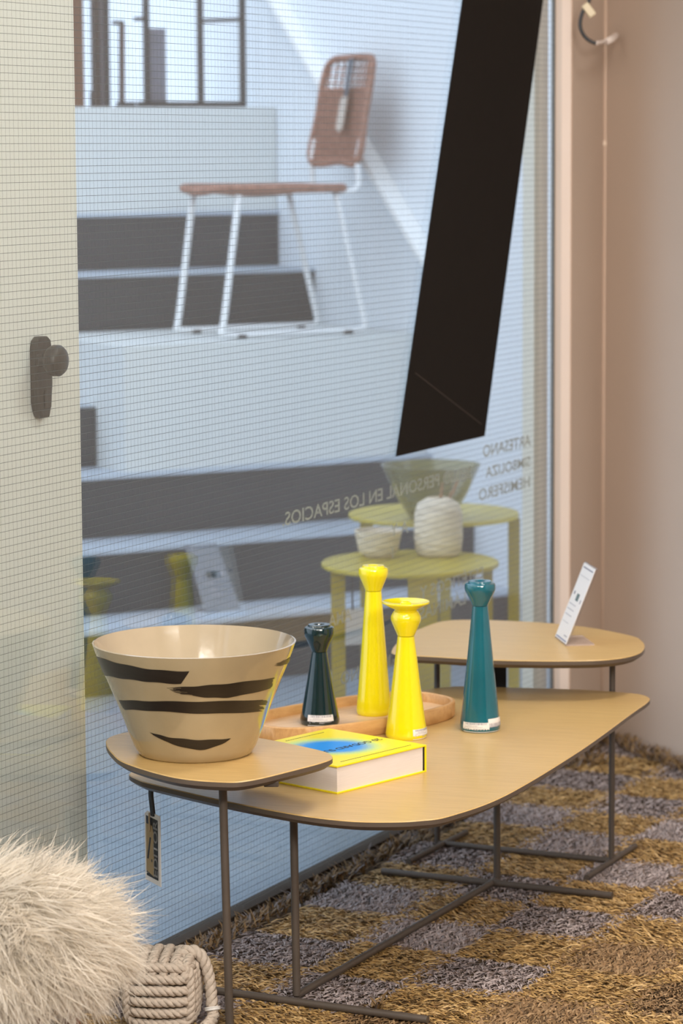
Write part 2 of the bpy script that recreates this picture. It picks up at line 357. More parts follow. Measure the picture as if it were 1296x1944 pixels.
mb.build('seam', mat('brown_seam', (0.035, 0.024, 0.019), 0.6), panel)

# ------------------------------------------------------------------ stairs beyond the glass
def tx(px, v, z):
    """position along the step (t) at which picture column px meets the vertical plane v of the flight"""
    p = atplane(px, 600, S1 + SV * v, SV); return (p - S1).dot(SW)
T_END = tx(598, 5 * GO, 0.9)
stairs = empty('floor_stairs', S1); tag(stairs, 'stair flight with dark risers and pale treads beyond the glass', kind='structure')
for k in range(1, 9):
    v0 = (k - 1) * GO; z1 = k * RISE; z0 = z1 - RISE
    mb = MB(); mb.quadprism([st(-3.2, v0, z0), st(T_END, v0, z0), st(T_END, v0, z1 - 0.012), st(-3.2, v0, z1 - 0.012)], SV * 0.03); mb.build('riser', RISER, stairs)
    mb = MB(); mb.quadprism([st(-3.2, v0 - 0.006, z1 - 0.012), st(T_END, v0 - 0.006, z1 - 0.012), st(T_END, v0 + GO + 0.02, z1 - 0.012), st(-3.2, v0 + GO + 0.02, z1 - 0.012)], Z * 0.012); mb.build('tread', TREAD, stairs)
# white side wall with pale handrail band, and back wall
mb = MB(); mb.quadprism([st(T_END, -1.2, 0), st(T_END, 4.2, 0), st(T_END, 4.2, 4.6), st(T_END, -1.2, 4.6)], SW * 0.08)
o = mb.build('wall_stairside', WHITEW); tag(o, 'bluish white side wall of the stairs', kind='structure')
mb = MB(); mb.quadprism([st(-4.0, 3.2, 0), st(T_END, 3.2, 0), st(T_END, 3.2, 4.6), st(-4.0, 3.2, 4.6)], SV * 0.08)
o = mb.build('wall_stairback', WHITEW); tag(o, 'bluish white wall behind the stairs', kind='structure')
r0 = atplane(540, 0, st(T_END, 0, 0), SW); r1 = atplane(812, 462, st(T_END, 0, 0), SW); rd = (r1 - r0); r0 = r0 - rd * 0.3; r1 = r1 + rd * 0.16
mb = MB(); rdn = (r1 - r0).normalized(); upn = SW.cross(rdn).normalized()
mb.box((r0 + r1) / 2 - SW * 0.03, rdn, upn, SW, (r1 - r0).length / 2, 0.013, 0.03)
rail = mb.build('handrail', mat('glossy_white_rail', (0.92, 0.93, 0.93), 0.2), bevel=0.006); tag(rail, 'white handrail running down the stair side wall', 'handrail')

# plinths
def plinth(name, t0, t1, prof, label):
    # prof: (v, z) outline of the box, notched underneath so that it sits on the steps
    mb = MB(); mb.quadprism([st(t0, v, z) for v, z in prof], SW * (t1 - t0)); o = mb.build(name, WHITEO); tag(o, label, 'plinth'); return o
PZ0 = 3 * RISE
pv = 2 * GO + 0.03
pf = atplane(238, 893, S1 + SV * pv, SV); pt = atplane(232, 666, S1 + SV * pv, SV); PZ1 = 5 * RISE + 0.002
p_low = plinth('display_plinth', (pf - S1).dot(SW), T_END - 0.004, [(pv, PZ0), (3 * GO - 0.008, PZ0), (3 * GO - 0.008, 4 * RISE), (4 * GO - 0.008, 4 * RISE), (4 * GO - 0.008, 5 * RISE), (5 * GO - 0.008, 5 * RISE), (5 * GO - 0.008, PZ1), (pv, PZ1)], 'white box plinth on the stairs carrying the wicker chair')
uv_ = 6 * GO + 0.008
ut = atplane(300, 203, S1 + SV * uv_, SV); UZ0 = 7 * RISE; UZ1 = ut.z
p_up = plinth('display_plinth', -3.0, T_END - 0.004, [(uv_, UZ0), (7 * GO - 0.008, UZ0), (7 * GO - 0.008, 8 * RISE), (8 * GO, 8 * RISE), (8 * GO, UZ1), (uv_, UZ1)], 'long white plinth higher up the stairs under black frames')
print('plinth z', PZ0, PZ1, UZ0, UZ1, 'T_END', T_END)
# thin dark double of the riser face, left of the lower plinth
ta = (pf - S1).dot(SW) - 0.002
mb = MB(); mb.quadprism([st(ta - 0.5, 3 * GO - 0.020, PZ0), st(ta, 3 * GO - 0.020, PZ0), st(ta, 3 * GO - 0.007, PZ0), st(ta - 0.5, 3 * GO - 0.007, PZ0)], Z * 0.172)
o = mb.build('riser_double', mat('slate_grey_riser_double', (0.030, 0.040, 0.050), 0.6, noise=0.1), bevel=0.001); tag(o, 'thin slate grey double of the stair riser beside the white plinth', 'board')

# frames on the upper plinth
BLK = mat('black_steel', (0.02, 0.02, 0.022), 0.4)
fv = uv_ + 0.075
def U(px, py, v=fv): return atplane(px, py, S1 + SV * v, SV)
fr = empty('metal_frame', Vector((U(360, 195).x, U(360, 195).y, UZ1))); tag(fr, 'black metal shelf frame standing on the upper white plinth', 'frame')
def bar(pa, pb, r, name, m, parent):
    d = (pb - pa); mb = MB(); e = d.normalized(); a = SV if abs(e.dot(SV)) < 0.9 else SW; a = (a - e * a.dot(e)).normalized(); mb.box((pa + pb) / 2, e, a, e.cross(a), d.length / 2, r, r); return mb.build(name, m, parent)
def up_at(px, v=fv): p = U(px, 190, v); return Vector((p.x, p.y, UZ1)), Vector((p.x, p.y, UZ1 + 0.95))
for px in (279, 381, 461):
    a, b = up_at(px); bar(a, b, 0.0085, 'post', BLK, fr)
a0, _ = up_at(261); a1, _ = up_at(465); bar(a0 + Z * 0.009, a1 + Z * 0.009, 0.009, 'bottom_rail', BLK, fr)
def lvl(px, py): p = U(px, py); return p
bar(lvl(381, 40), lvl(461, 37), 0.006, 'cross_rail', BLK, fr); bar(lvl(255, 36), lvl(281, 36), 0.006, 'cross_rail', BLK, fr)
mb = MB(); a, b = up_at(281, fv + 0.03); c_, d_ = up_at(316, fv + 0.03); mb.quadprism([a, c_, c_ + Z * 0.25, a + Z * 0.25], SV * 0.01); 
mb.build('backing_panel', mat('grey_fabric', (0.20, 0.20, 0.24), 0.8, noise=0.2), fr)
for px0, px1, top, name, colr, lab, v_ in ((126, 161, 1.0, 'wood_panel', (0.16, 0.075, 0.04), 'upright brown wooden panel standing on the upper plinth beside the door edge', fv - 0.03),
                                  (181, 212, 1.0, 'dark_slat_panel', (0.05, 0.042, 0.045), 'dark upright slatted panel standing on the upper plinth', fv - 0.02)):
    a, b = up_at(px0, v_); c_, d_ = up_at(px1, v_); mb = MB(); wv = (c_ - a)
    if name == 'dark_slat_panel':
        root = empty(name, a); tag(root, lab, 'panel')
        for q in range(3):
            mb = MB(); mb.quadprism([a + wv * (q / 3 + 0.02), a + wv * (q / 3 + 0.26), a + wv * (q / 3 + 0.26) + Z * top, a + wv * (q / 3 + 0.02) + Z * top], SV * 0.03); mb.build('slat', mat(name + str(q), [(0.045, 0.03, 0.025), (0.10, 0.09, 0.10), (0.022, 0.02, 0.022)][q], 0.6, noise=0.1), root)
        mb = MB(); mb.quadprism([a + SV * 0.03, c_ + SV * 0.03, c_ + SV * 0.03 + Z * 0.05, a + SV * 0.03 + Z * 0.05], SV * 0.01); mb.build('back_rail', BLK, root)
    else:
        mb.quadprism([a, c_, c_ + Z * top, a + Z * top], SV * 0.04); o = mb.build(name, mat(name, colr, 0.6, noise=0.25, scale=6, stretch=(6, 6, 1)), bevel=0.002); tag(o, lab, 'panel')
root = empty('easel_stand', up_at(230)[0]); tag(root, 'small brown stand between the slatted panel and the black frame', 'stand')
a, b = up_at(231); bar(a, U(231, 44), 0.007, 'post', mat('dark_brown_wood', (0.07, 0.035, 0.025), 0.6), root); bar(U(214, 43), U(234, 43), 0.006, 'top_bar', BLK, root)
mb = MB(); mb.box(a + Z * 0.008 - SV * 0.03, SW, SV, Z, 0.02, 0.03, 0.008); mb.build('foot', BLK, root)

# ------------------------------------------------------------------ wicker chair on the lower plinth
WICK = mat('rust_wicker', (0.40, 0.20, 0.145), 0.7, noise=0.45, scale=60)
WHT = mat('white_steel_tube', (0.82, 0.84, 0.86), 0.3)
PC = PZ1
fwd = -SW; lat = SV; half_l = 0.24; hw = 0.145; SEATH = 0.424
cc = st(0.985, 0.765, PC)
chair = empty('wicker_chair', cc); tag(chair, 'rust wicker chair with white tube sled base on the white plinth', 'chair')
def CP(f, l, z): return Vector((cc.x, cc.y, PC)) + fwd * f + lat * l + Z * z
seat_f = half_l + 0.0; 
for sgn in (-1, 1):
    l = sgn * hw
    path = [CP(half_l * 0.76, l, SEATH - 0.005), CP(half_l * 0.96, l, 0.09), CP(half_l * 1.0, l, 0.03), CP(half_l * 0.94, l, 0.012), CP(0, l, 0.012), CP(-half_l * 0.9, l, 0.012), CP(-half_l, l, 0.022), CP(-half_l * 0.98, l, 0.06), CP(-half_l * 0.60, l, SEATH - 0.005)]
    mb = MB(); mb.tube(spline(path, 5), 0.010, 8); mb.build('sled_leg', WHT, chair, smooth=True)
    for q in (0.75, -0.75):
        mb = MB(); mb.box(CP(half_l * q, l, 0.006), fwd, lat, Z, 0.014, 0.013, 0.006); mb.build('glide', BLK, chair, bevel=0.002)
# seat : woven panel, rounded front dip
sp = []; nS, nL = 26, 9
seat = MB()
f0, f1 = half_l * 0.98, -half_l * 0.70
zs = lambda t: SEATH + 0.012 - 0.030 * max(0, 1 - t / 0.16) ** 1.5 * 0.0
grid = []
for i in range(nS + 1):
    t = i / nS
    for j in range(nL + 1):
        q = j / nL * 2 - 1
        grid.append(CP(f0 + (f1 - f0) * t, hw * 1.02 * q * (1 - 0.25 * max(0, 1 - t / 0.12) ** 2), SEATH + 0.02 - 0.022 * (1 - q * q) * math.sin(math.pi * min(1, t * 1.1))))
fc = [(i * (nL + 1) + j, i * (nL + 1) + j + 1, (i + 1) * (nL + 1) + j + 1, (i + 1) * (nL + 1) + j) for i in range(nS) for j in range(nL)]
seat.add(grid, fc); so = seat.build('seat', WICK, chair, smooth=True); md = so.modifiers.new('thick', 'SOLIDIFY'); md.thickness = 0.012
mb = MB(); loop = [CP(f0, -hw * 0.7, SEATH + 0.012), CP(f0 + 0.004, 0, SEATH + 0.004), CP(f0, hw * 0.7, SEATH + 0.012), CP(f0 - 0.05, hw * 1.02, SEATH + 0.014), CP(0, hw * 1.04, SEATH + 0.012), CP(f1, hw, SEATH + 0.012), CP(f1 - 0.01, 0, SEATH + 0.01), CP(f1, -hw, SEATH + 0.012), CP(0, -hw * 1.04, SEATH + 0.012), CP(f0 - 0.05, -hw * 1.02, SEATH + 0.014)]
mb.tube(spline(loop, 5, True), 0.013, 8, closed=True); mb.build('seat_rim', WICK, chair, smooth=True)
# backrest
byc = cc.y
def BPt(px, py): return px, py
bb0 = -0.222; lean = 0.060
bz0_ = 0.516; bz1_ = 0.824
def BK(q, t): return CP(bb0 - lean * t * 1.0 - 0.02 * (1 - q * q), hw * 0.98 * q, bz0_ + (bz1_ - bz0_) * t)
fr_loop = [BK(-1, 0), BK(-1, 0.45), BK(-1, 0.82), BK(-0.86, 0.97), BK(-0.5, 1.0), BK(0.5, 1.0), BK(0.86, 0.97), BK(1, 0.82), BK(1, 0.45), BK(1, 0), BK(0, -0.01)]
mb = MB(); mb.tube(spline(fr_loop, 5, True), 0.011, 8, closed=True); mb.build('back_rim', WICK, chair, smooth=True)
mb = MB()
for i in range(27):
    t = 0.01 + 0.68 * i / 26
    mb.tube([BK(-0.97 + 1.94 * k / 12, t + (0.007 if (k + i) % 2 else -0.007)) - fwd * (0.004 if (k + i) % 2 else -0.004) for k in range(13)], 0.0068, 5)
bw = mb.build('back_weave', WICK, chair, smooth=True); tag(bw, kind='stuff')
for i in range(9):
    q = -0.85 + 1.7 * i / 8; mb = MB(); mb.tube([BK(q, 0.0), BK(q, 0.5), BK(q, 0.97 if abs(q) < .8 else .9)], 0.0042, 5); mb.build('back_stake', WICK, chair, smooth=True)
for i in range(3):
    t = 0.76 + 0.07 * i; mb = MB(); mb.tube([BK(-0.95 + 1.9 * k / 8, t) for k in range(9)], 0.003, 5); mb.build('back_strand', WICK, chair, smooth=True)
for sgn in (-1, 1):
    mb = MB(); mb.tube(spline([CP(-half_l * 0.6, sgn * hw * 0.9, SEATH), CP(-half_l * 0.92, sgn * hw * 0.95, SEATH + 0.01), BK(sgn * 0.97, 0.0), BK(sgn * 0.97, 0.2)], 5), 0.009, 8); mb.build('back_support', WHT, chair, smooth=True)
# hang tag on the backrest
tg = empty('chair_tag', BK(-0.1, 0.98)); tag(tg, 'long pale tag hanging from the wicker chair backrest by a dark strap', 'tag')
mb = MB(); o_ = fwd * 0.022
mb.quadprism([BK(-0.20, 0.99) + o_, BK(0.02, 0.99) + o_, BK(-0.05, 0.55) + o_, BK(-0.17, 0.55) + o_], fwd * 0.004); mb.build('strap', mat('slate_strap', (0.10, 0.13, 0.17), 0.7, noise=0.3), tg)
mb = MB(); mb.quadprism([BK(-0.28, 0.62) + o_ * 1.3, BK(0.0, 0.62) + o_ * 1.3, BK(0.02, 0.32) + o_ * 1.3, BK(-0.14, 0.27) + o_ * 1.3, BK(-0.28, 0.32) + o_ * 1.3], fwd * 0.003); mb.build('card', mat('kraft_pale', (0.55, 0.48, 0.42), 0.7, noise=0.15), tg)

# ------------------------------------------------------------------ yellow tables reflected in the glass, modelled as objects beyond it
YAC = mat('yellow_reflection_top', (0.62, 0.50, 0.055), 0.35, noise=0.08, scale=6, alpha_mix=0.30)  # transparency imitates the see-through look of a reflection
YLEG = mat('yellow_reflection_leg', (0.44, 0.33, 0.02), 0.4, noise=0.08, scale=6, alpha_mix=0.30)
def reflected_table(name, px, py, z, wpx, legs, label):
    c = atz(px, py, z); r = wpx / 2 / F * c.y; t = empty(name, Vector((c.x, c.y, 0))); tag(t, label, 'table')
    mb = MB(); mb.lathe(Vector((c.x, c.y, z - 0.012)), [(0.0, 0), (r - 0.004, 0), (r, 0.003), (r, 0.010), (r - 0.002, 0.012), (0.0, 0.012)], 64); mb.build('table_top', YAC, t, auto=0.6)
    for lx, wl, ang in legs:
        # leg at picture column lx, on the rim circle (front or back side by sign of ang)
        dx = (lx - px) / F * c.y; dx = max(-r + 0.015, min(r - 0.015, dx)); dy = -ang * math.sqrt(max(r * r * 0.93 - dx * dx, 0.0))
        a = math.atan2(dy, dx); tang = Vector((-math.sin(a), math.cos(a), 0)); nn = Vector((math.cos(a), math.sin(a), 0))
        p = Vector((c.x + dx, c.y + dy, (z - 0.012) / 2)); mb = MB(); mb.box(p, Vector((1, 0, 0)), Vector((0, 1, 0)), Z, wl / 2 / F * c.y, 0.004, (z - 0.010) / 2); mb.build('leg', YLEG, t, bevel=0.001)
    return c, r
cl, rl = reflected_table('side_table_reflection', 778, 1066, 0.45, 340, ((640, 27, 0.6), (798, 56, 1), (926, 18, 0.4)), 'modelled reflection of a lower yellow round side table with cup and vase')
cu_, ru = reflected_table('side_table_reflection', 823, 973, 0.517, 326, ((694, 25, 0.7), (975, 22, 0.7), (850, 22, -1)), 'modelled reflection of a taller yellow round side table with green bowl')
GRN = mat('green_reflection_glaze', (0.27, 0.27, 0.125), 0.12, noise=0.25, scale=10, stretch=(1, 1, 6), alpha_mix=0.30, coat=0.5)  # bowl seen only as a reflection; transparency imitates that
bc = atz(818, 985, 0.517); br = 193 / 2 / F * bc.y
gb = MB(); hgt = 0.138
gb.lathe(bc + Z * 0.0, [(0.0, 0.0), (br * 0.42, 0.0), (br * 0.47, 0.01), (br * 0.74, 0.07), (br * 0.97, hgt - 0.004), (br, hgt), (br * 0.97, hgt), (br * 0.70, 0.072), (br * 0.42, 0.014), (0.0, 0.012)], 56)
o = gb.build('green_bowl_reflection', GRN, auto=1.0); tag(o, 'modelled reflection of a wide green glazed bowl on the taller yellow table', 'bowl')
WTEX = mat('rough_white_stoneware', (0.80, 0.72, 0.60), 0.85, noise=0.3, scale=45, stretch=(0.5, 0.5, 2.2), bump=0.9)  # for the vase and cup, reflections in the glass modelled as solids
vc = atz(832, 1054, 0.45); k_ = vc.y / F
vs_ = MB(); vs_.lathe(vc, [(0.0, 0.0), (36 * k_, 0.0), (44 * k_, 8 * k_), (47 * k_, 35 * k_), (46 * k_, 80 * k_), (40 * k_, 100 * k_), (24 * k_, 110 * k_), (20 * k_, 112 * k_), (19 * k_, 104 * k_), (0.0, 100 * k_)], 40)
vase = vs_.build('vase_reflection', WTEX, auto=1.0); tag(vase, 'modelled reflection of a rough white stoneware vase on the lower yellow table', 'vase')
for i, (dx, tx_, hh) in enumerate(((6, 8, 140), (28, 38, 146))):
    mb = MB(); b_ = vc + Vector((dx * 0.5 * k_, 0, 101 * k_)); mb.tube([b_, vc + Vector((dx * k_, 0, 122 * k_)), vc + Vector((tx_ * k_, 0, hh * k_))], [3.5 * k_, 3 * k_, 1.5 * k_], 6)
    o = mb.build('dried_stem', mat('dried_stem_brown', (0.33, 0.20, 0.12), 0.8), vase)
cc2 = atz(718, 1057, 0.45); k_ = cc2.y / F
cp_ = MB(); cp_.lathe(cc2, [(0.0, 0.0), (26 * k_, 0.0), (38 * k_, 12 * k_), (46 * k_, 52 * k_), (43.5 * k_, 52 * k_), (35 * k_, 14 * k_), (0.0, 8 * k_)], 40)
o = cp_.build('cup_reflection', WTEX, auto=1.0); tag(o, 'modelled reflection of a rough white stoneware cup on the lower yellow table', 'cup')
ty = cl.y - rl * 0.72  # hanging card belongs to the table reflection and is modelled with it
tgr = empty('tag_reflection', aty(668, 1094, ty)); tag(tgr, 'modelled reflection of a white card on a dark string under the lower yellow table', 'tag')
mb = MB(); mb.tube([Vector((aty(668, 1094, ty).x, ty, 0.4395)), aty(669, 1158, ty)], 0.0022, 6); mb.build('string', BLK, tgr)
mb = MB(); mb.quadprism([aty(656, 1156, ty), aty(690, 1153, ty), aty(692, 1222, ty), aty(655, 1226, ty)], Vector((0, 0.002, 0))); mb.build('card', mat('dull_white_card', (0.42, 0.42, 0.42), 0.7), tgr)
# reflection of a sign card, modelled as an object on the stair tread
SC = mat('dim_reflected_card', (0.20, 0.22, 0.27), 0.5, alpha_mix=0.30)  # grey tone and transparency imitate a faint reflection
cb = atplane(388, 1166, S1 + SV * 0.11, SV)
tz = RISE
p0 = st(tx(386, 0.11, 0.2), 0.11, tz); p1 = st(tx(452, 0.11, 0.2), 0.11, tz)
lean_v = SV * 0.05 - SW * 0.042
root = empty('sign_reflection', (p0 + p1) / 2); tag(root, 'modelled reflection of a sign card, set on the lowest pale stair tread', 'sign')
mb = MB(); mb.quadprism([p0, p1, p1 + Z * 0.185 + lean_v - SW * 0.006, p0 + Z * 0.185 + lean_v], SV * 0.003); mb.build('card', SC, root, bevel=0.0008)
def onc(a, b): return p0 + (p1 - p0) * a + (Z * 0.185 + lean_v) * b - SV * 0.0008
for (a0_, a1_, b0_, b1_) in ((0.34, 0.60, 0.50, 0.59), (0.12, 0.2, 0.50, 0.55), (0.74, 0.84, 0.53, 0.59), (0.3, 0.5, 0.32, 0.34), (0.3, 0.6, 0.25, 0.27), (0.2, 0.5, 0.42, 0.44)):
    mb = MB(); mb.quadprism([onc(a0_, b0_), onc(a1_, b0_), onc(a1_, b1_), onc(a0_, b1_)], -SV * 0.0006); mb.build('print', GREYINK if a1_ - a0_ < 0.15 or b1_ - b0_ < 0.03 else INK, root)
mb = MB(); mb.quadprism([p0, p1, p1 + SV * 0.07, p0 + SV * 0.07], Z * 0.003); mb.build('base_plate', SC, root)

# ------------------------------------------------------------------ woven seagrass rug
def strand_square(seed, kind):
    r = np.random.default_rng(seed); S = 0.205; V = []; Fc = []; Cc = []
    pal = {'brown': [(0.50, 0.32, 0.125), (0.40, 0.245, 0.09), (0.60, 0.41, 0.19), (0.23, 0.135, 0.055)],
           'grey': [(0.40, 0.335, 0.325), (0.30, 0.245, 0.235), (0.50, 0.43, 0.42), (0.17, 0.125, 0.105)],
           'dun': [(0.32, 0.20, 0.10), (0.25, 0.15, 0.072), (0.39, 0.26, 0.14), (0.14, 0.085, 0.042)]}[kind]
    rows = 10; bwid = S / rows
    along_x = kind == 'brown'
    for i in range(rows):
        for half in (-1, 1):
            nst = int(S / 0.0031)
            for k in range(nst):
                x = -S / 2 + (k + r.uniform(0.1, 0.9)) * S / nst; y = -S / 2 + (i + 0.5) * bwid + half * bwid * 0.12 + r.normal(0, bwid * 0.22); x += 0.006 * math.sin(i * 2.1 + seed)
                ang = half * math.radians(r.normal(27, 10)); ln = r.uniform(0.019, 0.030); wd = r.uniform(0.0026, 0.0044); lift = r.uniform(0.002, 0.006)
                dx, dy = math.cos(ang), math.sin(ang); px, py = -dy, dx; b = len(V); z0 = r.uniform(0.008, 0.0105); tw = r.uniform(-0.5, 0.5)
                for q, (u_, zz, ww) in enumerate(((0, 0.0, 0.8), (0.55, 1.0, 1.0), (1.0, 0.72, 0.25))):
                    cx, cy, cz = x + dx * ln * u_, y + dy * ln * u_, z0 + lift * zz
                    for sg_ in (-1, 1): V.append((cx + px * wd * ww * sg_ / 2, cy + py * wd * ww * sg_ / 2, cz + sg_ * tw * wd * 0.5 * ww))
                Fc += [(b, b + 1, b + 3, b + 2), (b + 2, b + 3, b + 5, b + 4)]
                c = pal[r.choice(4, p=[.4, .25, .2, .15])]; f = r.uniform(0.8, 1.2); Cc += [(c[0] * f, c[1] * f, c[2] * f, 1)] * 6
    if not along_x:
        V = [(-y, x, z) for x, y, z in V]
    me = bpy.data.meshes.new('woven_square'); me.from_pydata(V, [], Fc); me.update()
    at = me.color_attributes.new('tint', 'FLOAT_COLOR', 'POINT'); at.data.foreach_set('color', np.array(Cc, dtype=np.float32).ravel())
    me.materials.append(SEAGRASS); return me
SEAGRASS = vcol_mat('dried_seagrass', 0.55, 0.12, 0.35)
CELL = 0.195
rug0 = gl(-1.1, 0.02, 0.0)
mb = MB(); rug_outline = [gl(-1.3, 0.026, 0.0005), gl(1.49, 0.026, 0.0005), JE + Z * 0.0005 + (rn * 0.02), CORNER + WNR * 0.012 + rn * 0.012 + Z * 0.0005, CORNER + WD * 1.9 + WNR * 0.015 + Z * 0.0005, gl(-1.3, 1.25, 0.0005)]
mb.quadprism(rug_outline, Z * 0.009); rug = mb.build('seagrass_rug', mat('rug_backing', (0.10, 0.062, 0.030), 0.9, noise=0.5, scale=120)); tag(rug, 'woven seagrass rug of brown and grey squares under the tables', 'rug')
def free(p, m=0.003):
    """true where the rug may lie: clear of the right wall, the return wall, the jamb and the glass track"""
    q = p - GA; w = q.dot(GN); sg = q.dot(GU)
    return (p - CORNER).dot(WNR) > m and w > 0.021 and not (sg > 1.485 and w < 0.046) and not (sg > 1.49 and (p - JE).dot(rn) < m)
def trimmed(me, loc, rot):
    """the square's mesh without the strands that a wall would cut; the shared mesh when none is"""
    n = len(me.vertices); co = np.empty(n * 3, dtype=np.float32); me.vertices.foreach_get('co', co); co = co.reshape(-1, 3)
    c, q = math.cos(rot), math.sin(rot); keep = []
    for k in range(n // 6):
        if all(free(Vector((loc.x + c * v[0] - q * v[1], loc.y + q * v[0] + c * v[1], 0))) for v in co[6 * k:6 * k + 6]): keep.append(k)
    if len(keep) == n // 6: return me
    cl = np.empty(n * 4, dtype=np.float32); me.color_attributes['tint'].data.foreach_get('color', cl); cl = cl.reshape(-1, 6, 4)
    V = co.reshape(-1, 6, 3)[keep].reshape(-1, 3); Fc = [f for k in range(len(keep)) for f in ((6 * k, 6 * k + 1, 6 * k + 3, 6 * k + 2), (6 * k + 2, 6 * k + 3, 6 * k + 5, 6 * k + 4))]
    m2 = bpy.data.meshes.new('woven_square'); m2.from_pydata([tuple(map(float, v)) for v in V], [], Fc); m2.update()
    m2.color_attributes.new('tint', 'FLOAT_COLOR', 'POINT').data.foreach_set('color', cl[keep].ravel()); m2.materials.append(SEAGRASS); return m2
variants = {k: [strand_square(100 + 10 * j + i, k) for i in range(3)] for j, k in enumerate(('brown', 'grey', 'dun'))}
# phase of the squares from the brown square centred at (0.229, 5.454)
ref = Vector((0.229, 5.454, 0)) - GA; rs_, rw_ = ref.dot(GU), ref.dot(GN)
cnt = 0
for i in range(-12, 9):
    for j in range(-3, 6):
        s = rs_ + i * CELL; w = rw_ + j * CELL; c = gl(s, w, 0)
        if w < 0.11 or w > 1.25 or s < -1.15: continue
        if s > 1.76: continue
        d_w = (c - CORNER).dot(WNR)
        if d_w < -0.05: continue
        kind = 'brown' if (i + j) % 2 == 0 else 'grey'
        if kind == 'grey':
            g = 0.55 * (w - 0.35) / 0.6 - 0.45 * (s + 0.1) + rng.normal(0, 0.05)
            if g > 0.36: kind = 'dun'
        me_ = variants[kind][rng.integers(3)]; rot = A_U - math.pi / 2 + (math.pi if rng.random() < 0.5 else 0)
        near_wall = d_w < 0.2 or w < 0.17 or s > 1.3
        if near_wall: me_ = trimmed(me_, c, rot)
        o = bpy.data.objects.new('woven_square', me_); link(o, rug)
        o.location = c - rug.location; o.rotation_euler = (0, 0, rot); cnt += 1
# shaggy edges against the track and the wall
V = []; Fc = []; Cc = []
def fringe(p, d, n, spread, length):
    for _ in range(n):
        q = p + d * rng.uniform(0, 1) ; q = q + Vector((rng.normal(0, spread), rng.normal(0, spread), 0)); an = rng.uniform(0, 2 * math.pi); ln = rng.uniform(0.5, 1.2) * length; up_ = rng.uniform(0.25, 0.9) * length
        dx = Vector((math.cos(an), math.sin(an), 0)); wd = Vector((-math.sin(an), math.cos(an), 0)) * rng.uniform(0.0016, 0.0027); b = len(V)
        if not (free(q, 0.006) and free(q + dx * ln, 0.006)): continue
        for u_, z_, k_ in ((0, 0.004, 1), (0.5, 0.75, 0.9), (1, 1.0, 0.2)):
            c_ = q + dx * ln * u_ + Z * (0.006 + up_ * z_); V.extend([c_ - wd * k_, c_ + wd * k_])
        Fc.extend([(b, b + 1, b + 3, b + 2), (b + 2, b + 3, b + 5, b + 4)]); f = rng.uniform(0.55, 1.1); base = (0.30, 0.185, 0.08) if rng.random() < 0.7 else (0.27, 0.225, 0.21)
        Cc.extend([(base[0] * f, base[1] * f, base[2] * f, 1)] * 6)
fringe(gl(-1.2, 0.062, 0), GU * 2.65, 3600, 0.014, 0.026)
fringe(CORNER + WNR * 0.05, WD * 1.5, 3600, 0.016, 0.032)
fringe(gl(1.40, 0.13, 0), (CORNER + WNR * 0.1 - gl(1.40, 0.13, 0)), 800, 0.03, 0.026)
# a few loose tufts that stick up
for (px, py) in ((712, 1925), (560, 1655), (1208, 1412), (690, 1605)):
    p = atz(px, py, 0.01); fringe(p, Vector((0, 0, 0)), 26, 0.004, 0.03)
fr_o = mesh_obj('shaggy_edge', [v - rug.location for v in V], Fc, SEAGRASS, rug)
at = fr_o.data.color_attributes.new('tint', 'FLOAT_COLOR', 'POINT'); at.data.foreach_set('color', np.array(Cc, dtype=np.float32).ravel()); tag(fr_o, kind='stuff')
RUGZ = 0.012

# ------------------------------------------------------------------ coffee tables
def tabletop(parent, pts, ztop, thick=0.017):
    P = spline([Vector((p.x, p.y, 0)) for p in pts], 8, True); n = len(P)
    a = [p + Z * (ztop - 0.0015) for p in P]; a2 = [p + Z * ztop for p in inset(P, 0.0015)]
    mb = MB(); mid = [p + Z * (ztop - 0.009) for p in P]; low = [p + Z * (ztop - thick) for p in inset(P, 0.011)]
    rings = [low, mid, a]; vs = [v for r in rings for v in r]
    fs = [(i * n + k, i * n + (k + 1) % n, (i + 1) * n + (k + 1) % n, (i + 1) * n + k) for i in range(2) for k in range(n)]
    fs += [tuple(range(n - 1, -1, -1)), tuple(range(2 * n, 3 * n))]; mb.add(vs, fs); mb.build('edge', BROWN_EDGE, parent, auto=0.6)
    mb = MB(); mb.add(a + a2, [(k, (k + 1) % n, n + (k + 1) % n, n + k) for k in range(n)] + [tuple(range(n, 2 * n)), tuple(range(n - 1, -1, -1))]); mb.build('tabletop', OAK, parent)
def rod(parent, name, a, b, r=0.0068):
    mb = MB(); mb.tube([a, b], r, 12); return mb.build(name, BROWN_METAL, parent, auto=0.8)
BT = 0.365; LB = RUGZ + 0.0085
Af = atz(563, 1889, LB); Bf = atz(943, 1671, LB); M = (Af + Bf) / 2
def swp(s, w): return Vector((M.x, M.y, 0)) + GU * s + GN * w
pts = [atz(x, y, BT) for x, y in ((248, 1466), (262, 1480), (300, 1491), (420, 1519), (561, 1546), (660, 1558), (740, 1560), (800, 1557), (855, 1548), (960, 1509), (1100, 1425), (1200, 1353), (1228, 1333), (1231, 1323.5), (1200, 1316), (1100, 1309), (950, 1304.6), (850, 1303.8))]
pts += [swp(0.44, -0.245), swp(0.2, -0.29), (swp(-0.1, -0.312)), swp(-0.3, -0.318)]
big = empty('coffee_table', Vector((M.x, M.y, 0))); tag(big, 'large oak topped coffee table with thin brown metal base', 'table', None)
tabletop(big, pts, BT)
rod(big, 'leg', Af, Vector((Af.x - 0.003, Af.y, BT - 0.015))); rod(big, 'leg', Bf, Vector((Bf.x, Bf.y, BT - 0.015)))
rod(big, 'floor_bar', Af, Bf)
rod(big, 'cross_bar', atz(385, 1877, LB), atz(812, 1936, LB)); rod(big, 'cross_bar', atz(725, 1654, LB), atz(1162, 1700, LB))
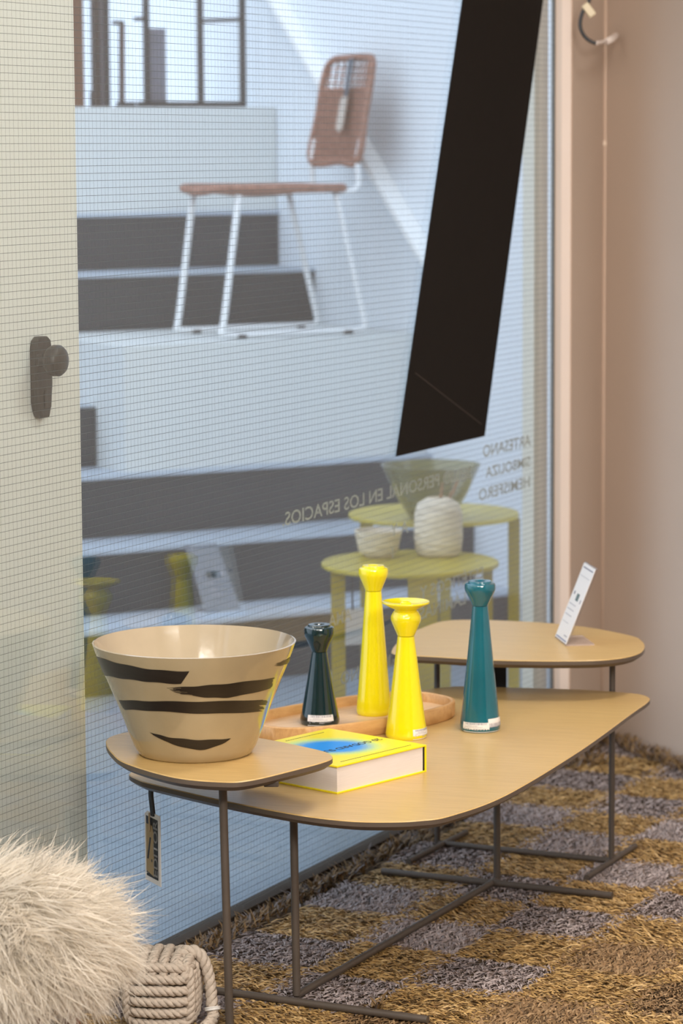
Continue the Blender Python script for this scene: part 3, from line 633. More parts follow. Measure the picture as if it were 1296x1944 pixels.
FT = 0.45
far = empty('side_table', Vector((0.369, 5.936, 0))); tag(far, 'oak topped side table by the tan wall, with the sign holder on it', 'table')
tabletop(far, [atz(x, y, FT) for x, y in ((744, 1232), (762, 1213), (800, 1192), (860, 1177), (1000, 1180), (1110, 1190), (1195, 1206), (1218, 1216), (1223, 1229), (1210, 1241), (1170, 1250), (1100, 1254), (950, 1253), (820, 1246), (752, 1242))], FT)
f1_ = atz(830, 1600, LB); f2_ = atz(1160, 1633.5, LB)
for p, lean_y in ((f1_, 0.0), (f2_, 0.016)): rod(far, 'leg', p, Vector((p.x * (p.y + lean_y) / p.y, p.y + lean_y, FT - 0.015)), 0.006)
rod(far, 'floor_bar', f1_, f2_, 0.006); rod(far, 'cross_bar', atz(775, 1635, LB), atz(885, 1580, LB), 0.006); rod(far, 'cross_bar', atz(1113, 1666, LB), atz(1205, 1606, LB), 0.006)
near = empty('side_table', Vector((-0.19, 4.72, 0))); tag(near, 'oak topped side table beside the fur stool, with the striped bowl on it', 'table')
tabletop(near, [atz(x, y, FT) for x, y in ((201, 1410), (212, 1429), (240, 1449), (330, 1475), (425, 1484), (480, 1480), (560, 1461), (612, 1447), (631, 1438), (620, 1428), (580, 1418), (500, 1402), (400, 1389), (300, 1384), (240, 1390), (208, 1399))], FT)
lx = (423.5 - 648) / F; ly = 4.70
lp = Vector((lx * ly, ly, LB)); 
ltop = aty(422.5, 1500, ly); rod(near, 'leg', lp, Vector((ltop.x, ly, FT - 0.015)), 0.0068)
lq = Vector((lx * 4.868, 4.868, LB)); lf = Vector((lx * 4.575, 4.575, LB))
rod(near, 'floor_bar', lf, lq, 0.0055); rod(near, 'cross_bar', lf + Vector((-0.12, 0.0, 0)), lf + Vector((0.12, 0.0, 0)))
stub = atz(515, 1487, FT - 0.02); mb = MB(); mb.box(stub + Vector((0, 0.0, 0.001)), Vector((1, 0, 0)), Vector((0, 1, 0)), Z, 0.012, 0.012, 0.005); mb.build('bracket', BROWN_METAL, near, bevel=0.002)

# ------------------------------------------------------------------ striped bowl
BOWLM = mat('sand_stoneware_glaze', (0.40, 0.315, 0.185), 0.16, noise=0.14, scale=9, coat=0.8, color2=(0.32, 0.25, 0.145))
BOWLI = mat('cream_inner_glaze', (0.47, 0.385, 0.265), 0.12, noise=0.14, scale=9, coat=0.8, bump=0.08)
STROKE = mat('black_brown_brush_glaze', (0.020, 0.014, 0.010), 0.3, noise=0.3, scale=40, stretch=(1, 1, 8))
bz_ = FT; bcen = atz(371, 1428, bz_); kb = bcen.y / F
def px_r(p): return p * kb
prof_px = [(106, 0), (111, 4), (119, 18), (134, 55), (151, 100), (168, 140), (183, 174), (194, 202), (198.5, 215)]
HB_ = 1.01
outer = [(px_r(r) * (1 - 0.013 * h / 215), px_r(h) * HB_) for r, h in prof_px]
inner = [(px_r(r) * (1 - 0.013 * h / 215), px_r(h) * HB_) for r, h in ((195, 216), (190, 204), (178, 174), (160, 136), (140, 92), (118, 46), (98, 18), (60, 10), (0, 9))]
bowl = MB(); bowl.lathe(bcen, [(0.0, 0.0)] + outer, 96, caps=False); 
bowl_o = bowl.build('ceramic_bowl', BOWLM, auto=0.9); tag(bowl_o, 'wide sand coloured ceramic bowl painted with black brush strokes', 'bowl')
bi = MB(); bi.lathe(bcen, [outer[-1]] + inner, 96, caps=False); bi.build('inner_glaze', BOWLI, bowl_o, auto=1.2)
def bowl_r(h):
    for (r0_, h0_), (r1_, h1_) in zip(outer, outer[1:]):
        if h <= h1_: return r0_ + (r1_ - r0_) * (h - h0_) / (h1_ - h0_)
    return outer[-1][0]
def on_bowl(px, py, grow=0.0006):
    """point of the bowl's wall seen at picture position px, py (for the painted strokes)"""
    h = 0.1
    for _ in range(12):
        r = bowl_r(h); q = bcen + Z * h; dx = (px - 371) * kb
        sx = max(-0.999, min(0.999, dx / r)); a = math.asin(sx); p = Vector((bcen.x + r * math.sin(a), bcen.y - r * math.cos(a), bcen.z + h))
        v = p - CAM; yy = 972 - F * v.dot(UP) / v.dot(FW); h += (yy - py) * kb * 0.8; h = max(0.004, min(outer[-1][1] - 0.004, h))
    r = bowl_r(h) + grow; return Vector((bcen.x + r * math.sin(a), bcen.y - r * math.cos(a), bcen.z + h + 0.0002))
def stroke(top, bot, rag_l=0.0, rag_r=0.0, rows=14, cols=44):
    top = spline([Vector((x, y, 0)) for x, y in top], 12); bot = spline([Vector((x, y, 0)) for x, y in bot], 12)
    def samp(c, t): f = t * (len(c) - 1); i = min(int(f), len(c) - 2); return c[i].lerp(c[i + 1], f - i)
    mb = MB()
    for r in range(rows):
        a0 = 0.0 + rag_l * rng.uniform(0, 1) ** 1.5; a1 = 1.0 - rag_r * rng.uniform(0, 1) ** 1.5
        vs = []
        for c in range(cols + 1):
            t = a0 + (a1 - a0) * c / cols
            for q in (r / rows, (r + 1) / rows + (0.02 if r < rows - 1 else 0)):
                edge = 0.6 * math.sin(t * 23 + r) * (q in (0.0,) or q >= 1.0)
                tp = samp(top, t).lerp(samp(bot, t), q); vs.append(on_bowl(tp.x, tp.y + edge, 0.0006 + 0.00004 * r))
        mb.add(vs, [(2 * c, 2 * c + 2, 2 * c + 3, 2 * c + 1) for c in range(cols)])
    mb.build('brush_stroke', STROKE, bowl_o, smooth=True)
stroke([(186, 1246), (230, 1258), (300, 1271), (371, 1275)], [(202, 1282), (240, 1288), (300, 1295), (354, 1299)], rag_l=0.0)
stroke([(325, 1306), (380, 1303), (450, 1297), (527, 1287)], [(345, 1316), (400, 1324), (450, 1323), (520, 1307)], rag_l=0.22, rag_r=0.03)
stroke([(228, 1329), (290, 1331), (400, 1332), (516, 1328)], [(240, 1347), (290, 1349), (400, 1355), (502, 1351)], rag_l=0.03, rag_r=0.06)
stroke([(290, 1390), (330, 1400), (390, 1405), (444, 1402)], [(291, 1391), (318, 1406), (345, 1416), (375, 1423), (400, 1422), (425, 1413), (443, 1403)], rag_l=0.05, rag_r=0.05)
stroke([(527, 1262), (545, 1254), (565, 1243)], [(528, 1266), (545, 1262), (560, 1253)], rag_l=0.3)

# ------------------------------------------------------------------ price stickers
def sticker(parent, c, rad_fn, a0, a1, h0, h1, name='price_sticker', variant=0):
    """paper patch wrapped on a lathe body with a printed barcode band and text rows"""
    mb = MB(); n = 10; vs = []
    for i in range(n + 1):
        a = a0 + (a1 - a0) * i / n
        for h in (h0, (h0 + h1) / 2, h1):
            r = rad_fn(h) + 0.0006; vs.append(c + Vector((r * math.sin(a), -r * math.cos(a), h)))
    mb.add(vs, [(i * 3 + q, i * 3 + 3 + q, i * 3 + 4 + q, i * 3 + 1 + q) for i in range(n) for q in range(2)])
    st_o = mb.build(name, PAPER, parent, smooth=True)
    pr = MB(); r_ = random.Random(variant)
    def patch(u0, u1, v0, v1):
        vs = []
        for i in range(3):
            a = a0 + (a1 - a0) * (u0 + (u1 - u0) * i / 2)
            for v in (v0, v1):
                h = h0 + (h1 - h0) * v; r = rad_fn(h) + 0.0009; vs.append(c + Vector((r * math.sin(a), -r * math.cos(a), h)))
        pr.add(vs, [(0, 2, 3, 1), (2, 4, 5, 3)])
    if variant < 10:
        u = 0.12
        while u < 0.9:
            w = r_.uniform(0.01, 0.035); patch(u, u + w, 0.80, 0.97); u += w + r_.uniform(0.012, 0.035)
    else:
        u = 0.06
        while u < 0.9:
            w = r_.uniform(0.02, 0.05); patch(u, u + w, 0.34, 0.66); u += w + r_.uniform(0.03, 0.05)
    pr.build('barcode', GREYINK, st_o)
    if variant < 10:
        tx_ = MB(); pr = tx_
        for v, u0, u1 in ((0.68, 0.22, 0.58), (0.56, 0.1, 0.75), (0.38, 0.2, 0.3), (0.36, 0.45, 0.88), (0.42, 0.08, 0.14), (0.28, 0.08, 0.14), (0.27, 0.45, 0.62)):
            u = u0
            while u < u1:
                w = r_.uniform(0.015, 0.05); patch(u, min(u + w, u1), v - 0.028, v + 0.028); u += w + 0.014
        tx_.build('small_print', mat('light_grey_ink', (0.42, 0.41, 0.44), 0.6), st_o)

# ------------------------------------------------------------------ candlesticks
def lerp_prof(prof):
    def f(h):
        for (r0_, h0_), (r1_, h1_) in zip(prof, prof[1:]):
            if h <= h1_ and h1_ > h0_: return r0_ + (r1_ - r0_) * (h - h0_) / (h1_ - h0_)
        return prof[-1][0]
    return f
def candlestick(name, px, py, z, top_y, base_w, neck_y, neck_w, head_w, m, label, plate=None, stickers=()):
    c = atz(px, py, z); k = c.y / F * 1.008; H = (py - top_y) * k; hn = (py - neck_y) * k
    rb, rn_, rh = base_w / 2 * k, neck_w / 2 * k, head_w / 2 * k
    body = [(0.0, 0.0), (rb * 0.93, 0.0), (rb * 0.985, 0.003), (rb, 0.009)]
    for i in range(1, 13):
        t = i / 12; body.append((rb + (rn_ - rb) * (t ** 0.93), 0.009 + (hn - 0.009) * t))
    root_prof = body[1:]
    if plate is None:
        hd = H - hn
        head = [(rn_ * 1.02, hn + 0.001), (rn_ * 1.08, hn + 0.004), (rn_ + (rh - rn_) * 0.5, hn + hd * 0.34), (rh * 0.97, hn + hd * 0.60), (rh, hn + hd * 0.68), (rh, hn + hd * 0.82), (rh * 0.96, hn + hd * 0.89), (rh * 0.80, hn + hd * 0.93), (rh * 0.76, hn + hd * 0.93), (rh * 0.72, hn + hd), (rh * 0.36, hn + hd), (rh * 0.33, hn + hd * 0.97), (rh * 0.33, hn + hd * 0.75), (0.0, hn + hd * 0.75)]
    else:
        pw, ky_ = plate; rp = pw / 2 * k; hk = (py - ky_) * k; hd = H - hn
        head = [(rn_ * 1.02, hn + 0.001), (rn_ * 1.1, hn + 0.004), (rh * 0.98, hk - 0.004), (rh, hk), (rh * 0.98, hk + 0.005), (rh * 0.80, hk + (H - hk) * 0.42), (rh * 0.72, hk + (H - hk) * 0.46), (rh * 0.74, hk + (H - hk) * 0.52), (rp * 0.97, H - 0.004), (rp, H - 0.002), (rp * 0.985, H), (rp * 0.6, H - 0.005), (rh * 0.36, H - 0.006), (rh * 0.34, H - 0.002), (rh * 0.24, H - 0.001), (rh * 0.22, H - 0.012), (0.0, H - 0.012)]
    root = empty(name, c); tag(root, label, 'candlestick')
    mb = MB(); mb.lathe(c, body + [(0.0, hn)], 56); b = mb.build('body', m, root, auto=0.7)
    mb = MB(); mb.lathe(c, [(0.0, hn)] + head, 56); mb.build('cup', m, root, auto=0.5)
    f = lerp_prof(root_prof)
    for i, (x0, x1, y0, y1, var) in enumerate(stickers):
        h0, h1 = max((py - y1) * k, 0.0015), (py - y0) * k; r = f((h0 + h1) / 2)
        a0, a1 = math.asin(max(-1, (x0 - px) * k / r)), math.asin(min(0.98, (x1 - px) * k / r)) if (x1 - px) * k / r < 0.98 else math.radians(84)
        sticker(root, c, f, a0, a1, h0, h1, variant=var)
    return root
TRZ = BT + 0.0125
candlestick('candlestick', 607, 1373, TRZ, 1181, 76, 1234, 29, 58, DTEAL, 'short dark teal ceramic candlestick on the wooden tray', stickers=((584, 633, 1351, 1378, 1),))
candlestick('candlestick', 709.5, 1355, TRZ, 1068, 67, 1117, 31, 57, YELLOW, 'tall yellow ceramic candlestick on the wooden tray')
candlestick('candlestick', 771, 1399, BT, 1136, 80, 1203, 32, 58, YELLOW, 'yellow candlestick with a flared top dish beside the book', plate=(91, 1169), stickers=((783, 812, 1378, 1401, 2),))
candlestick('candlestick', 911, 1385, BT, 1097, 78, 1145, 30, 59, TEAL, 'tall teal ceramic candlestick standing alone on the coffee table', stickers=((878, 927, 1365, 1389, 3), (925, 949, 1358, 1388, 12)))

# ------------------------------------------------------------------ wooden tray
TRB = 0.006; td = Vector((0.765, 0.644, 0)); tp = Vector((td.y, -td.x, 0))
e0 = atz(490, 1393, BT); e1 = atz(837, 1352, BT); tcn = Vector((0.022, 5.478, BT)) - tp * TRB; hl = 0.225; hwid = 0.110
def tray_loop(ins, z):
    out = []; a = hl - ins; b = hwid - ins
    for k in range(72):
        t = 2 * math.pi * k / 72; cx, sx = math.cos(t), math.sin(t); ex = 2 / 2.7
        out.append(tcn + td * (a * math.copysign(abs(cx) ** ex, cx)) + tp * (b * math.copysign(abs(sx) ** ex, sx)) + Z * z)
    return out
tr = empty('wooden_tray', tcn); tag(tr, 'long rounded pale wooden tray under two candlesticks', 'tray')
n = 72; rings = [tray_loop(0.004, 0.0), tray_loop(0.0, 0.004), tray_loop(0.0, 0.029), tray_loop(0.002, 0.031), tray_loop(0.006, 0.031), tray_loop(0.008, 0.029), tray_loop(0.008, 0.010), tray_loop(0.008, 0.0)]
mb = MB(); mb.add([v for r in rings for v in r], [(i * n + k, i * n + (k + 1) % n, (i + 1) * n + (k + 1) % n, (i + 1) * n + k) for i in range(len(rings) - 1) for k in range(n)]); mb.build('rim', wood_mat('tray_rim_wood', (0.62, 0.36, 0.15), (0.50, 0.27, 0.10), math.radians(40), 0.45), tr, auto=0.8)
lo, hi = tray_loop(0.007, 0.001), tray_loop(0.007, 0.0125); mb = MB(); mb.add(lo + hi, [tuple(range(n - 1, -1, -1)), tuple(range(n, 2 * n))] + [(k, (k + 1) % n, n + (k + 1) % n, n + k) for k in range(n)]); mb.build('base', TRAYW, tr)
jp = tray_loop(-0.0006, 0.016)
for idx in (45,):
    j = jp[idx]; mb = MB(); mb.box(Vector((j.x, j.y, BT + 0.016)), td, tp, Z, 0.0012, 0.0012, 0.0145); mb.build('joint', mat('dark_joint', (0.10, 0.05, 0.02), 0.7), tr)

# ------------------------------------------------------------------ book
Fq = Vector((-0.010, 4.881, BT)); eR = Vector((0.156, 0.176, 0)); eL = Vector((-0.163, 0.145, 0)); wR = eR.length; eR.normalize()
eL = Vector((-eR.y, eR.x, 0)); wL = 0.229; TB = 0.0485
bk = empty('hardcover_book', Fq + eR * wR / 2 + eL * wL / 2); tag(bk, 'thick yellow hardcover book with a blue cloud on its cover', 'book')
def cover_mat():
    m = bpy.data.materials.new('yellow_cover_blue_cloud'); m.use_nodes = True; N = m.node_tree.nodes; L = m.node_tree.links; b = N['Principled BSDF']; b.inputs['Roughness'].default_value = 0.3; b.inputs['Specular IOR Level'].default_value = 0.3
    tc = N.new('ShaderNodeTexCoord'); mp = N.new('ShaderNodeMapping'); mp.vector_type = 'POINT'
    ang = math.atan2(eR.y, eR.x); L.new(tc.outputs['Object'], mp.inputs[0]); mp.inputs['Rotation'].default_value = (0, 0, -ang - 0.75); 
    sp = N.new('ShaderNodeVectorMath'); sp.operation = 'MULTIPLY'; sp.inputs[1].default_value = (1 / 0.082, 1 / 0.100, 0); L.new(mp.outputs[0], sp.inputs[0])
    le = N.new('ShaderNodeVectorMath'); le.operation = 'LENGTH'; L.new(sp.outputs[0], le.inputs[0])
    nz = N.new('ShaderNodeTexNoise'); nz.inputs['Scale'].default_value = 700; nz.inputs['Detail'].default_value = 2; L.new(tc.outputs['Object'], nz.inputs['Vector'])
    ad = N.new('ShaderNodeMath'); ad.operation = 'MULTIPLY_ADD'; ad.inputs[1].default_value = 0.7; L.new(nz.outputs['Fac'], ad.inputs[0]); L.new(le.outputs['Value'], ad.inputs[2])
    cr = N.new('ShaderNodeValToRGB'); e = cr.color_ramp.elements; e[0].position = 0.86 / 2; e[0].color = (0.0, 0.27, 0.80, 1); e[1].position = 1.34 / 2; e[1].color = (0.86, 0.72, 0.015, 1)
    x = cr.color_ramp.elements.new(1.14 / 2); x.color = (0.55, 0.72, 0.18, 1)
    hf = N.new('ShaderNodeMath'); hf.operation = 'MULTIPLY'; hf.inputs[1].default_value = 0.5; L.new(ad.outputs[0], hf.inputs[0]); L.new(hf.outputs[0], cr.inputs[0]); L.new(cr.outputs[0], b.inputs['Base Color'])
    return m
YC = mat('yellow_book_cloth', (0.86, 0.72, 0.012), 0.3, noise=0.03)
def bbox(a0, a1, b0, b1, z0, z1): return [Fq + eR * a0 + eL * b0 + Z * z0, Fq + eR * a1 + eL * b0 + Z * z0, Fq + eR * a1 + eL * b1 + Z * z0, Fq + eR * a0 + eL * b1 + Z * z0], Z * (z1 - z0)
def bpiece(name, m, *a, **k): mb = MB(); mb.quadprism(*bbox(*a)); return mb.build(name, m, bk, **k)
bpiece('back_cover', YC, 0, wR, 0, wL, 0.0, 0.003, bevel=0.0008)
# the printed cover is centred on the book's origin so that its print sits in the middle
mb = MB(); mb.quadprism(*bbox(0, wR, 0, wL, TB - 0.003, TB)); mb.build('front_cover', cover_mat(), bk, bevel=0.0008)
bpiece('spine', YC, wR - 0.003, wR, 0, wL, 0.002, TB - 0.002, bevel=0.0008)
bpiece('spine_lining', mat('black_lining', (0.012, 0.011, 0.01), 0.6), wR - 0.0075, wR - 0.003, 0.0025, wL - 0.0025, 0.003, TB - 0.003)
pg = mat('page_edges', (0.76, 0.71, 0.69), 0.7, noise=0.10, scale=60, stretch=(0.4, 0.4, 30))
bpiece('page_block', pg, 0.0028, wR - 0.0075, 0.0028, wL - 0.0028, 0.003, TB - 0.003)
tpx = -eR; tpy = -eL
text_obj('title', '20 GODARD SUITE', 0.020, Fq + eR * (wR - 0.014) + eL * (wL * 0.44) + Z * (TB + 0.0003), -eR, -eL, INK, bk, Fq + eR * wR / 2 + eL * wL / 2, width=wR - 0.06)
for b_, a_, ln in ((0.018, 0.03, 0.185), (wL - 0.02, 0.10, 0.10)):
    mb = MB()
    u = a_
    while u < a_ + ln: mb.quadprism([Fq + eR * u + eL * b_ + Z * (TB + 0.0001), Fq + eR * (u + 0.0045) + eL * b_ + Z * (TB + 0.0001), Fq + eR * (u + 0.0045) + eL * (b_ + 0.0016) + Z * (TB + 0.0001), Fq + eR * u + eL * (b_ + 0.0016) + Z * (TB + 0.0001)], Z * 0.0002); u += 0.006
    mb.build('small_print', INK, bk)

# ------------------------------------------------------------------ sign holder on the far table
B1 = atz(1053, 1210, FT); B2 = atz(1074.5, 1227, FT); eB = (B2 - B1); wB = eB.length; eB.normalize(); pB = Vector((-eB.y, eB.x, 0))
if pB.x < 0: pB = -pB
# lean (a) and height (b) that put the top corner where the picture shows it
best = min(((a, b) for a in np.arange(0.0, 0.16, 0.002) for b in np.arange(0.08, 0.2, 0.002)), key=lambda ab: (lambda v: (648 + F * v.dot(RT) / v.dot(FW) - 1110) ** 2 + (972 - F * v.dot(UP) / v.dot(FW) - 1066) ** 2)(B1 + pB * ab[0] + Z * ab[1] - CAM))
lean_b = pB * best[0] + Z * best[1]; print('sign', wB, best)
sh = empty('sign_holder', (B1 + B2) / 2); tag(sh, 'slanted clear acrylic sign holder with a printed white card on the far side table', 'sign')
ACR = glass_mat('clear_acrylic', (0.93, 0.93, 0.95), 0.06, 0.05)
nS_ = eB.cross(lean_b).normalized()
if nS_.dot(CAM - B1) < 0: nS_ = -nS_
mb = MB(); mb.quadprism([B1, B2, B2 + lean_b, B1 + lean_b], -nS_ * 0.003); mb.build('acrylic_panel', ACR, sh)
bp_ = atz(1126, 1221, FT); bdir = Vector((1, 0.02, 0)); bl = 0.058
mb = MB(); mb.quadprism([B1, B2, B2 + pB * bl, B1 + pB * bl], Z * 0.003); mb.build('base_plate', mat('frosted_acrylic', (0.72, 0.60, 0.56), 0.15, alpha_mix=0.55), sh, bevel=0.0006)
def oc(a, b, off=0.0006): return B1 + (B2 - B1) * a + lean_b * b + nS_ * off
mb = MB(); mb.quadprism([oc(0.03, 0.02), oc(0.97, 0.02), oc(0.97, 0.985), oc(0.03, 0.985)], nS_ * 0.0008); mb.build('card', PAPER, sh)
for a0_, a1_, b0_, b1_, mm in ((0.08, 0.92, 0.035, 0.05, mat('blue_ink', (0.20, 0.23, 0.36), 0.6)), (0.12, 0.9, 0.93, 0.945, GREYINK), (0.42, 0.62, 0.53, 0.62, mat('grey_green_ink', (0.12, 0.17, 0.17), 0.6)), (0.15, 0.24, 0.59, 0.63, GREYINK), (0.78, 0.86, 0.52, 0.57, mat('light_grey_ink', (0.42, 0.41, 0.44), 0.6)), (0.1, 0.62, 0.465, 0.475, MATS['light_grey_ink']), (0.1, 0.62, 0.40, 0.41, MATS['light_grey_ink']), (0.1, 0.62, 0.33, 0.34, MATS['light_grey_ink']), (0.1, 0.6, 0.24, 0.246, MATS['light_grey_ink']), (0.1, 0.85, 0.83, 0.836, MATS['light_grey_ink']), (0.6, 0.85, 0.09, 0.105, MATS['light_grey_ink'])):
    mb = MB(); mb.quadprism([oc(a0_, b0_, 0.0014), oc(a1_, b0_, 0.0014), oc(a1_, b1_, 0.0014), oc(a0_, b1_, 0.0014)], nS_ * 0.0003); mb.build('print', mm, sh)
# black hang tag below the far table
hb = aty(949, 1266, 5.93); mb = MB(); hw_ = 12 * 5.93 / F
hg = empty('hang_tag', Vector((hb.x, 5.93, FT - 0.017))); tag(hg, 'black tag hanging under the far side table', 'tag')
mb.quadprism([Vector((hb.x - hw_, 5.93, FT - 0.05)), Vector((hb.x + hw_, 5.93, FT - 0.05)), Vector((hb.x + hw_, 5.93, FT - 0.16)), Vector((hb.x - hw_, 5.93, FT - 0.16))], Vector((0, 0.002, 0))); mb.build('card', mat('black_card', (0.008, 0.007, 0.007), 0.7), hg, bevel=0.0006)
mb = MB(); mb.tube([Vector((hb.x, 5.931, FT - 0.016)), Vector((hb.x, 5.931, FT - 0.052))], 0.004, 8); mb.build('strap', MATS['black_card'], hg)

# ------------------------------------------------------------------ hang tag on the coffee table
td_ = Vector((0.46, -0.888, 0)); tb = atz(288, 1497, BT - 0.02); tn = Vector((td_.y, -td_.x, 0)); tn = -tn if tn.dot(CAM - tb) < 0 else tn
tgp = Vector((tb.x, tb.y, 0)); ht = empty('hang_tag', Vector((tb.x, tb.y, BT - 0.018))); tag(ht, 'narrow white edged kraft tag hanging from the coffee table rim', 'tag')
dt = tb.y / F
def T2(a, h, off=0.0): return Vector((tb.x, tb.y, BT - 0.02)) + td_ * a + Z * h + tn * off
wT = 0.033
mb = MB(); mb.quadprism([T2(-wT, -0.050), T2(-wT * 0.6, -0.043), T2(wT, -0.043), T2(wT, -0.168), T2(-wT, -0.168)], -tn * 0.0012)
mb.build('card', mat('tag_white', (0.72, 0.70, 0.68), 0.6), ht)
mb = MB(); mb.quadprism([T2(-wT + 0.007, -0.052, 0.0003), T2(wT - 0.009, -0.052, 0.0003), T2(wT - 0.009, -0.159, 0.0003), T2(-wT + 0.007, -0.159, 0.0003)], tn * 0.0002); mb.build('black_print', mat('tag_black', (0.008, 0.008, 0.008), 0.5), ht)
mb = MB(); mb.quadprism([T2(-wT + 0.007, -0.066, 0.0006), T2(0.0, -0.066, 0.0006), T2(0.006, -0.078, 0.0006), T2(0.007, -0.156, 0.0006), T2(-wT + 0.007, -0.150, 0.0006)], tn * 0.0002); mb.build('kraft_print', mat('kraft_print', (0.33, 0.24, 0.12), 0.7, noise=0.15), ht)
mb = MB(); mb.quadprism([T2(-0.010, -0.088, 0.0009), T2(-0.004, -0.088, 0.0009), T2(-0.016, -0.128, 0.0009), T2(-0.022, -0.128, 0.0009)], tn * 0.0002); mb.quadprism([T2(-0.004, -0.126, 0.0009), T2(0.0, -0.126, 0.0009), T2(0.0, -0.131, 0.0009), T2(-0.004, -0.131, 0.0009)], tn * 0.0002); mb.build('ink_mark', MATS['tag_black'], ht)
text_obj('lettering', 'EDITOR', 0.026, T2(wT - 0.010, -0.156, 0.0010), Z, -td_, mat('tag_letter', (0.22, 0.215, 0.21), 0.6), ht, ht.location, width=0.102)
mb = MB(); pth = [T2(-0.002, 0.004), T2(-0.004, -0.012), T2(0.000, -0.030), T2(0.004, -0.048)]; 
for q in (-0.0028, 0.0, 0.0028): mb.tube([p + td_ * q * 1.4 for p in spline(pth, 4)], 0.0030, 6)
mb.build('ribbon', MATS['tag_black'], ht, smooth=True)
mb = MB(); mb.tube(spline([T2(-0.008, -0.044, 0.002), T2(-0.006, -0.056, 0.003), T2(-0.007, -0.070, 0.002), T2(-0.010, -0.078, 0.001)], 4), 0.0016, 6); mb.build('cord', mat('hemp_cord', (0.45, 0.35, 0.22), 0.8), ht, smooth=True)

# ------------------------------------------------------------------ wall cables
cab = MB(); cp0 = CORNER + WNR * 0.004 + rn * 0.006
cab.tube([Vector((cp0.x, cp0.y, RUGZ)), Vector((cp0.x, cp0.y, 0.9)), Vector((cp0.x + 0.0006, cp0.y, 1.35)), Vector((cp0.x, cp0.y, 1.60)), Vector((cp0.x, cp0.y, 1.80))], 0.005, 8)
cable = cab.build('wall_cable', mat('painted_cable', (0.60, 0.45, 0.35), 0.5), smooth=True); tag(cable, 'painted cable running down the tan wall corner', 'cable')
mb = MB(); mb.box(Vector((cp0.x, cp0.y, aty(1145, 272, cp0.y).z)), Vector((1, 0, 0)), Vector((0, 1, 0)), Z, 0.006, 0.006, 0.006); mb.build('clip', mat('painted_clip', (0.68, 0.54, 0.42), 0.5), cable, bevel=0.001)
hy = 6.84
hk = empty('hook_cable', aty(1145, 80, hy)); tag(hk, 'short black and white cable loop with connector at the top of the wall', 'cable')
mb = MB(); mb.tube(spline([aty(x, y, hy) for x, y in ((1121, -8), (1116, 6), (1106, 22), (1101, 42), (1103, 58), (1112, 72), (1124, 80), (1131, 82))], 4), 0.0043, 8); mb.build('black_lead', BLK, hk, smooth=True)
wl_end = atplane(1170, 68, CORNER, WNR)
mb = MB(); mb.tube(spline([aty(1130, 82, hy), aty(1142, 80, hy + 0.05), aty(1153, 78, hy + 0.10)], 4), 0.0046, 8); mb.build('white_lead', mat('white_plastic', (0.75, 0.66, 0.61), 0.4), hk, smooth=True)
mb = MB(); mb.tube([aty(1150, 79, hy + 0.09), aty(1160, 75, hy + 0.14), aty(1168, 68, hy + 0.19), wl_end], [0.007, 0.009, 0.008, 0.004], 10); mb.build('plug', MATS['white_plastic'], hk, smooth=True)
mb = MB(); c_ = aty(1117, 19, hy - 0.004); dd = (aty(1126, 32, hy) - aty(1108, 8, hy)).normalized(); ee = Vector((0, 1, 0)); mb.box(c_, dd, ee, dd.cross(ee), 0.017, 0.007, 0.009); mb.build('connector', mat('cream_plastic', (0.66, 0.56, 0.38), 0.4), hk, bevel=0.003)

# ------------------------------------------------------------------ rope knot door stop
ROPE = mat('cotton_rope', (0.60, 0.51, 0.42), 0.85, noise=0.22, scale=140, bump=0.3)
def rope(mb, path, R, turns_per_m=34, sides=6):
    P = [Vector(p) for p in path]; n = len(P); L = 0; up = None
    tubes = [[], [], []]
    for i in range(n):
        t = (P[min(i + 1, n - 1)] - P[max(i - 1, 0)]).normalized()
        if up is None: up = Vector((0, 0, 1)) if abs(t.z) < 0.8 else Vector((1, 0.2, 0))
        a = (up - t * up.dot(t)).normalized(); b = t.cross(a); up = a
        if i: L += (P[i] - P[i - 1]).length
        for q in range(3):
            an = 2 * math.pi * (L * turns_per_m + q / 3); tubes[q].append(P[i] + (a * math.cos(an) + b * math.sin(an)) * R * 0.48)
    for q in range(3): mb.tube(tubes[q], R * 0.56, sides)
kc_ = Vector(((293 - 648) / F * 4.74, 4.74, RUGZ)); KH = 0.058
ka = math.radians(-4); kx = Vector((math.cos(ka), math.sin(ka), 0)); ky2 = Vector((-math.sin(ka), math.cos(ka), 0))
knot = empty('rope_knot', kc_); tag(knot, 'cream rope monkey fist knot doorstop beside the fur stool', 'doorstop')
kcen = kc_ + Z * (KH + 0.004)
core = MB(); core.lathe(kcen - Z * KH * 0.98, [(0.0, 0.0), (KH * 0.5, 0.0), (KH * 0.84, KH * 0.3), (KH * 0.93, KH), (KH * 0.84, KH * 1.6), (KH * 0.5, KH * 1.9), (0.0, KH * 1.95)], 24); core.build('core', ROPE, knot, smooth=True)
NR = 6; RR = 0.0086
def face_ropes(nrm, run, across):
    for i in range(NR):
        q = (i - (NR - 1) / 2) * (2 * 0.0475 / (NR - 1)); path = []
        for k in range(31):
            t = -1 + 2 * k / 30; bulge = KH * (1.0 - 0.10 * (q / 0.05) ** 2); x = t * KH * 0.93; dep = bulge * (1 - 0.10 * t * t) - max(0, abs(t) - 0.78) * KH * 1.6
            path.append(kcen + nrm * dep + run * x + across * q * (1 - 0.08 * t * t))
        mb = MB(); rope(mb, path, RR, 30); mb.build('rope_strand', ROPE, knot, smooth=True)
face_ropes(-ky2, kx, Z); face_ropes(kx, Z, ky2); face_ropes(-kx, Z, ky2); face_ropes(Z, ky2, kx); face_ropes(ky2, kx, Z)
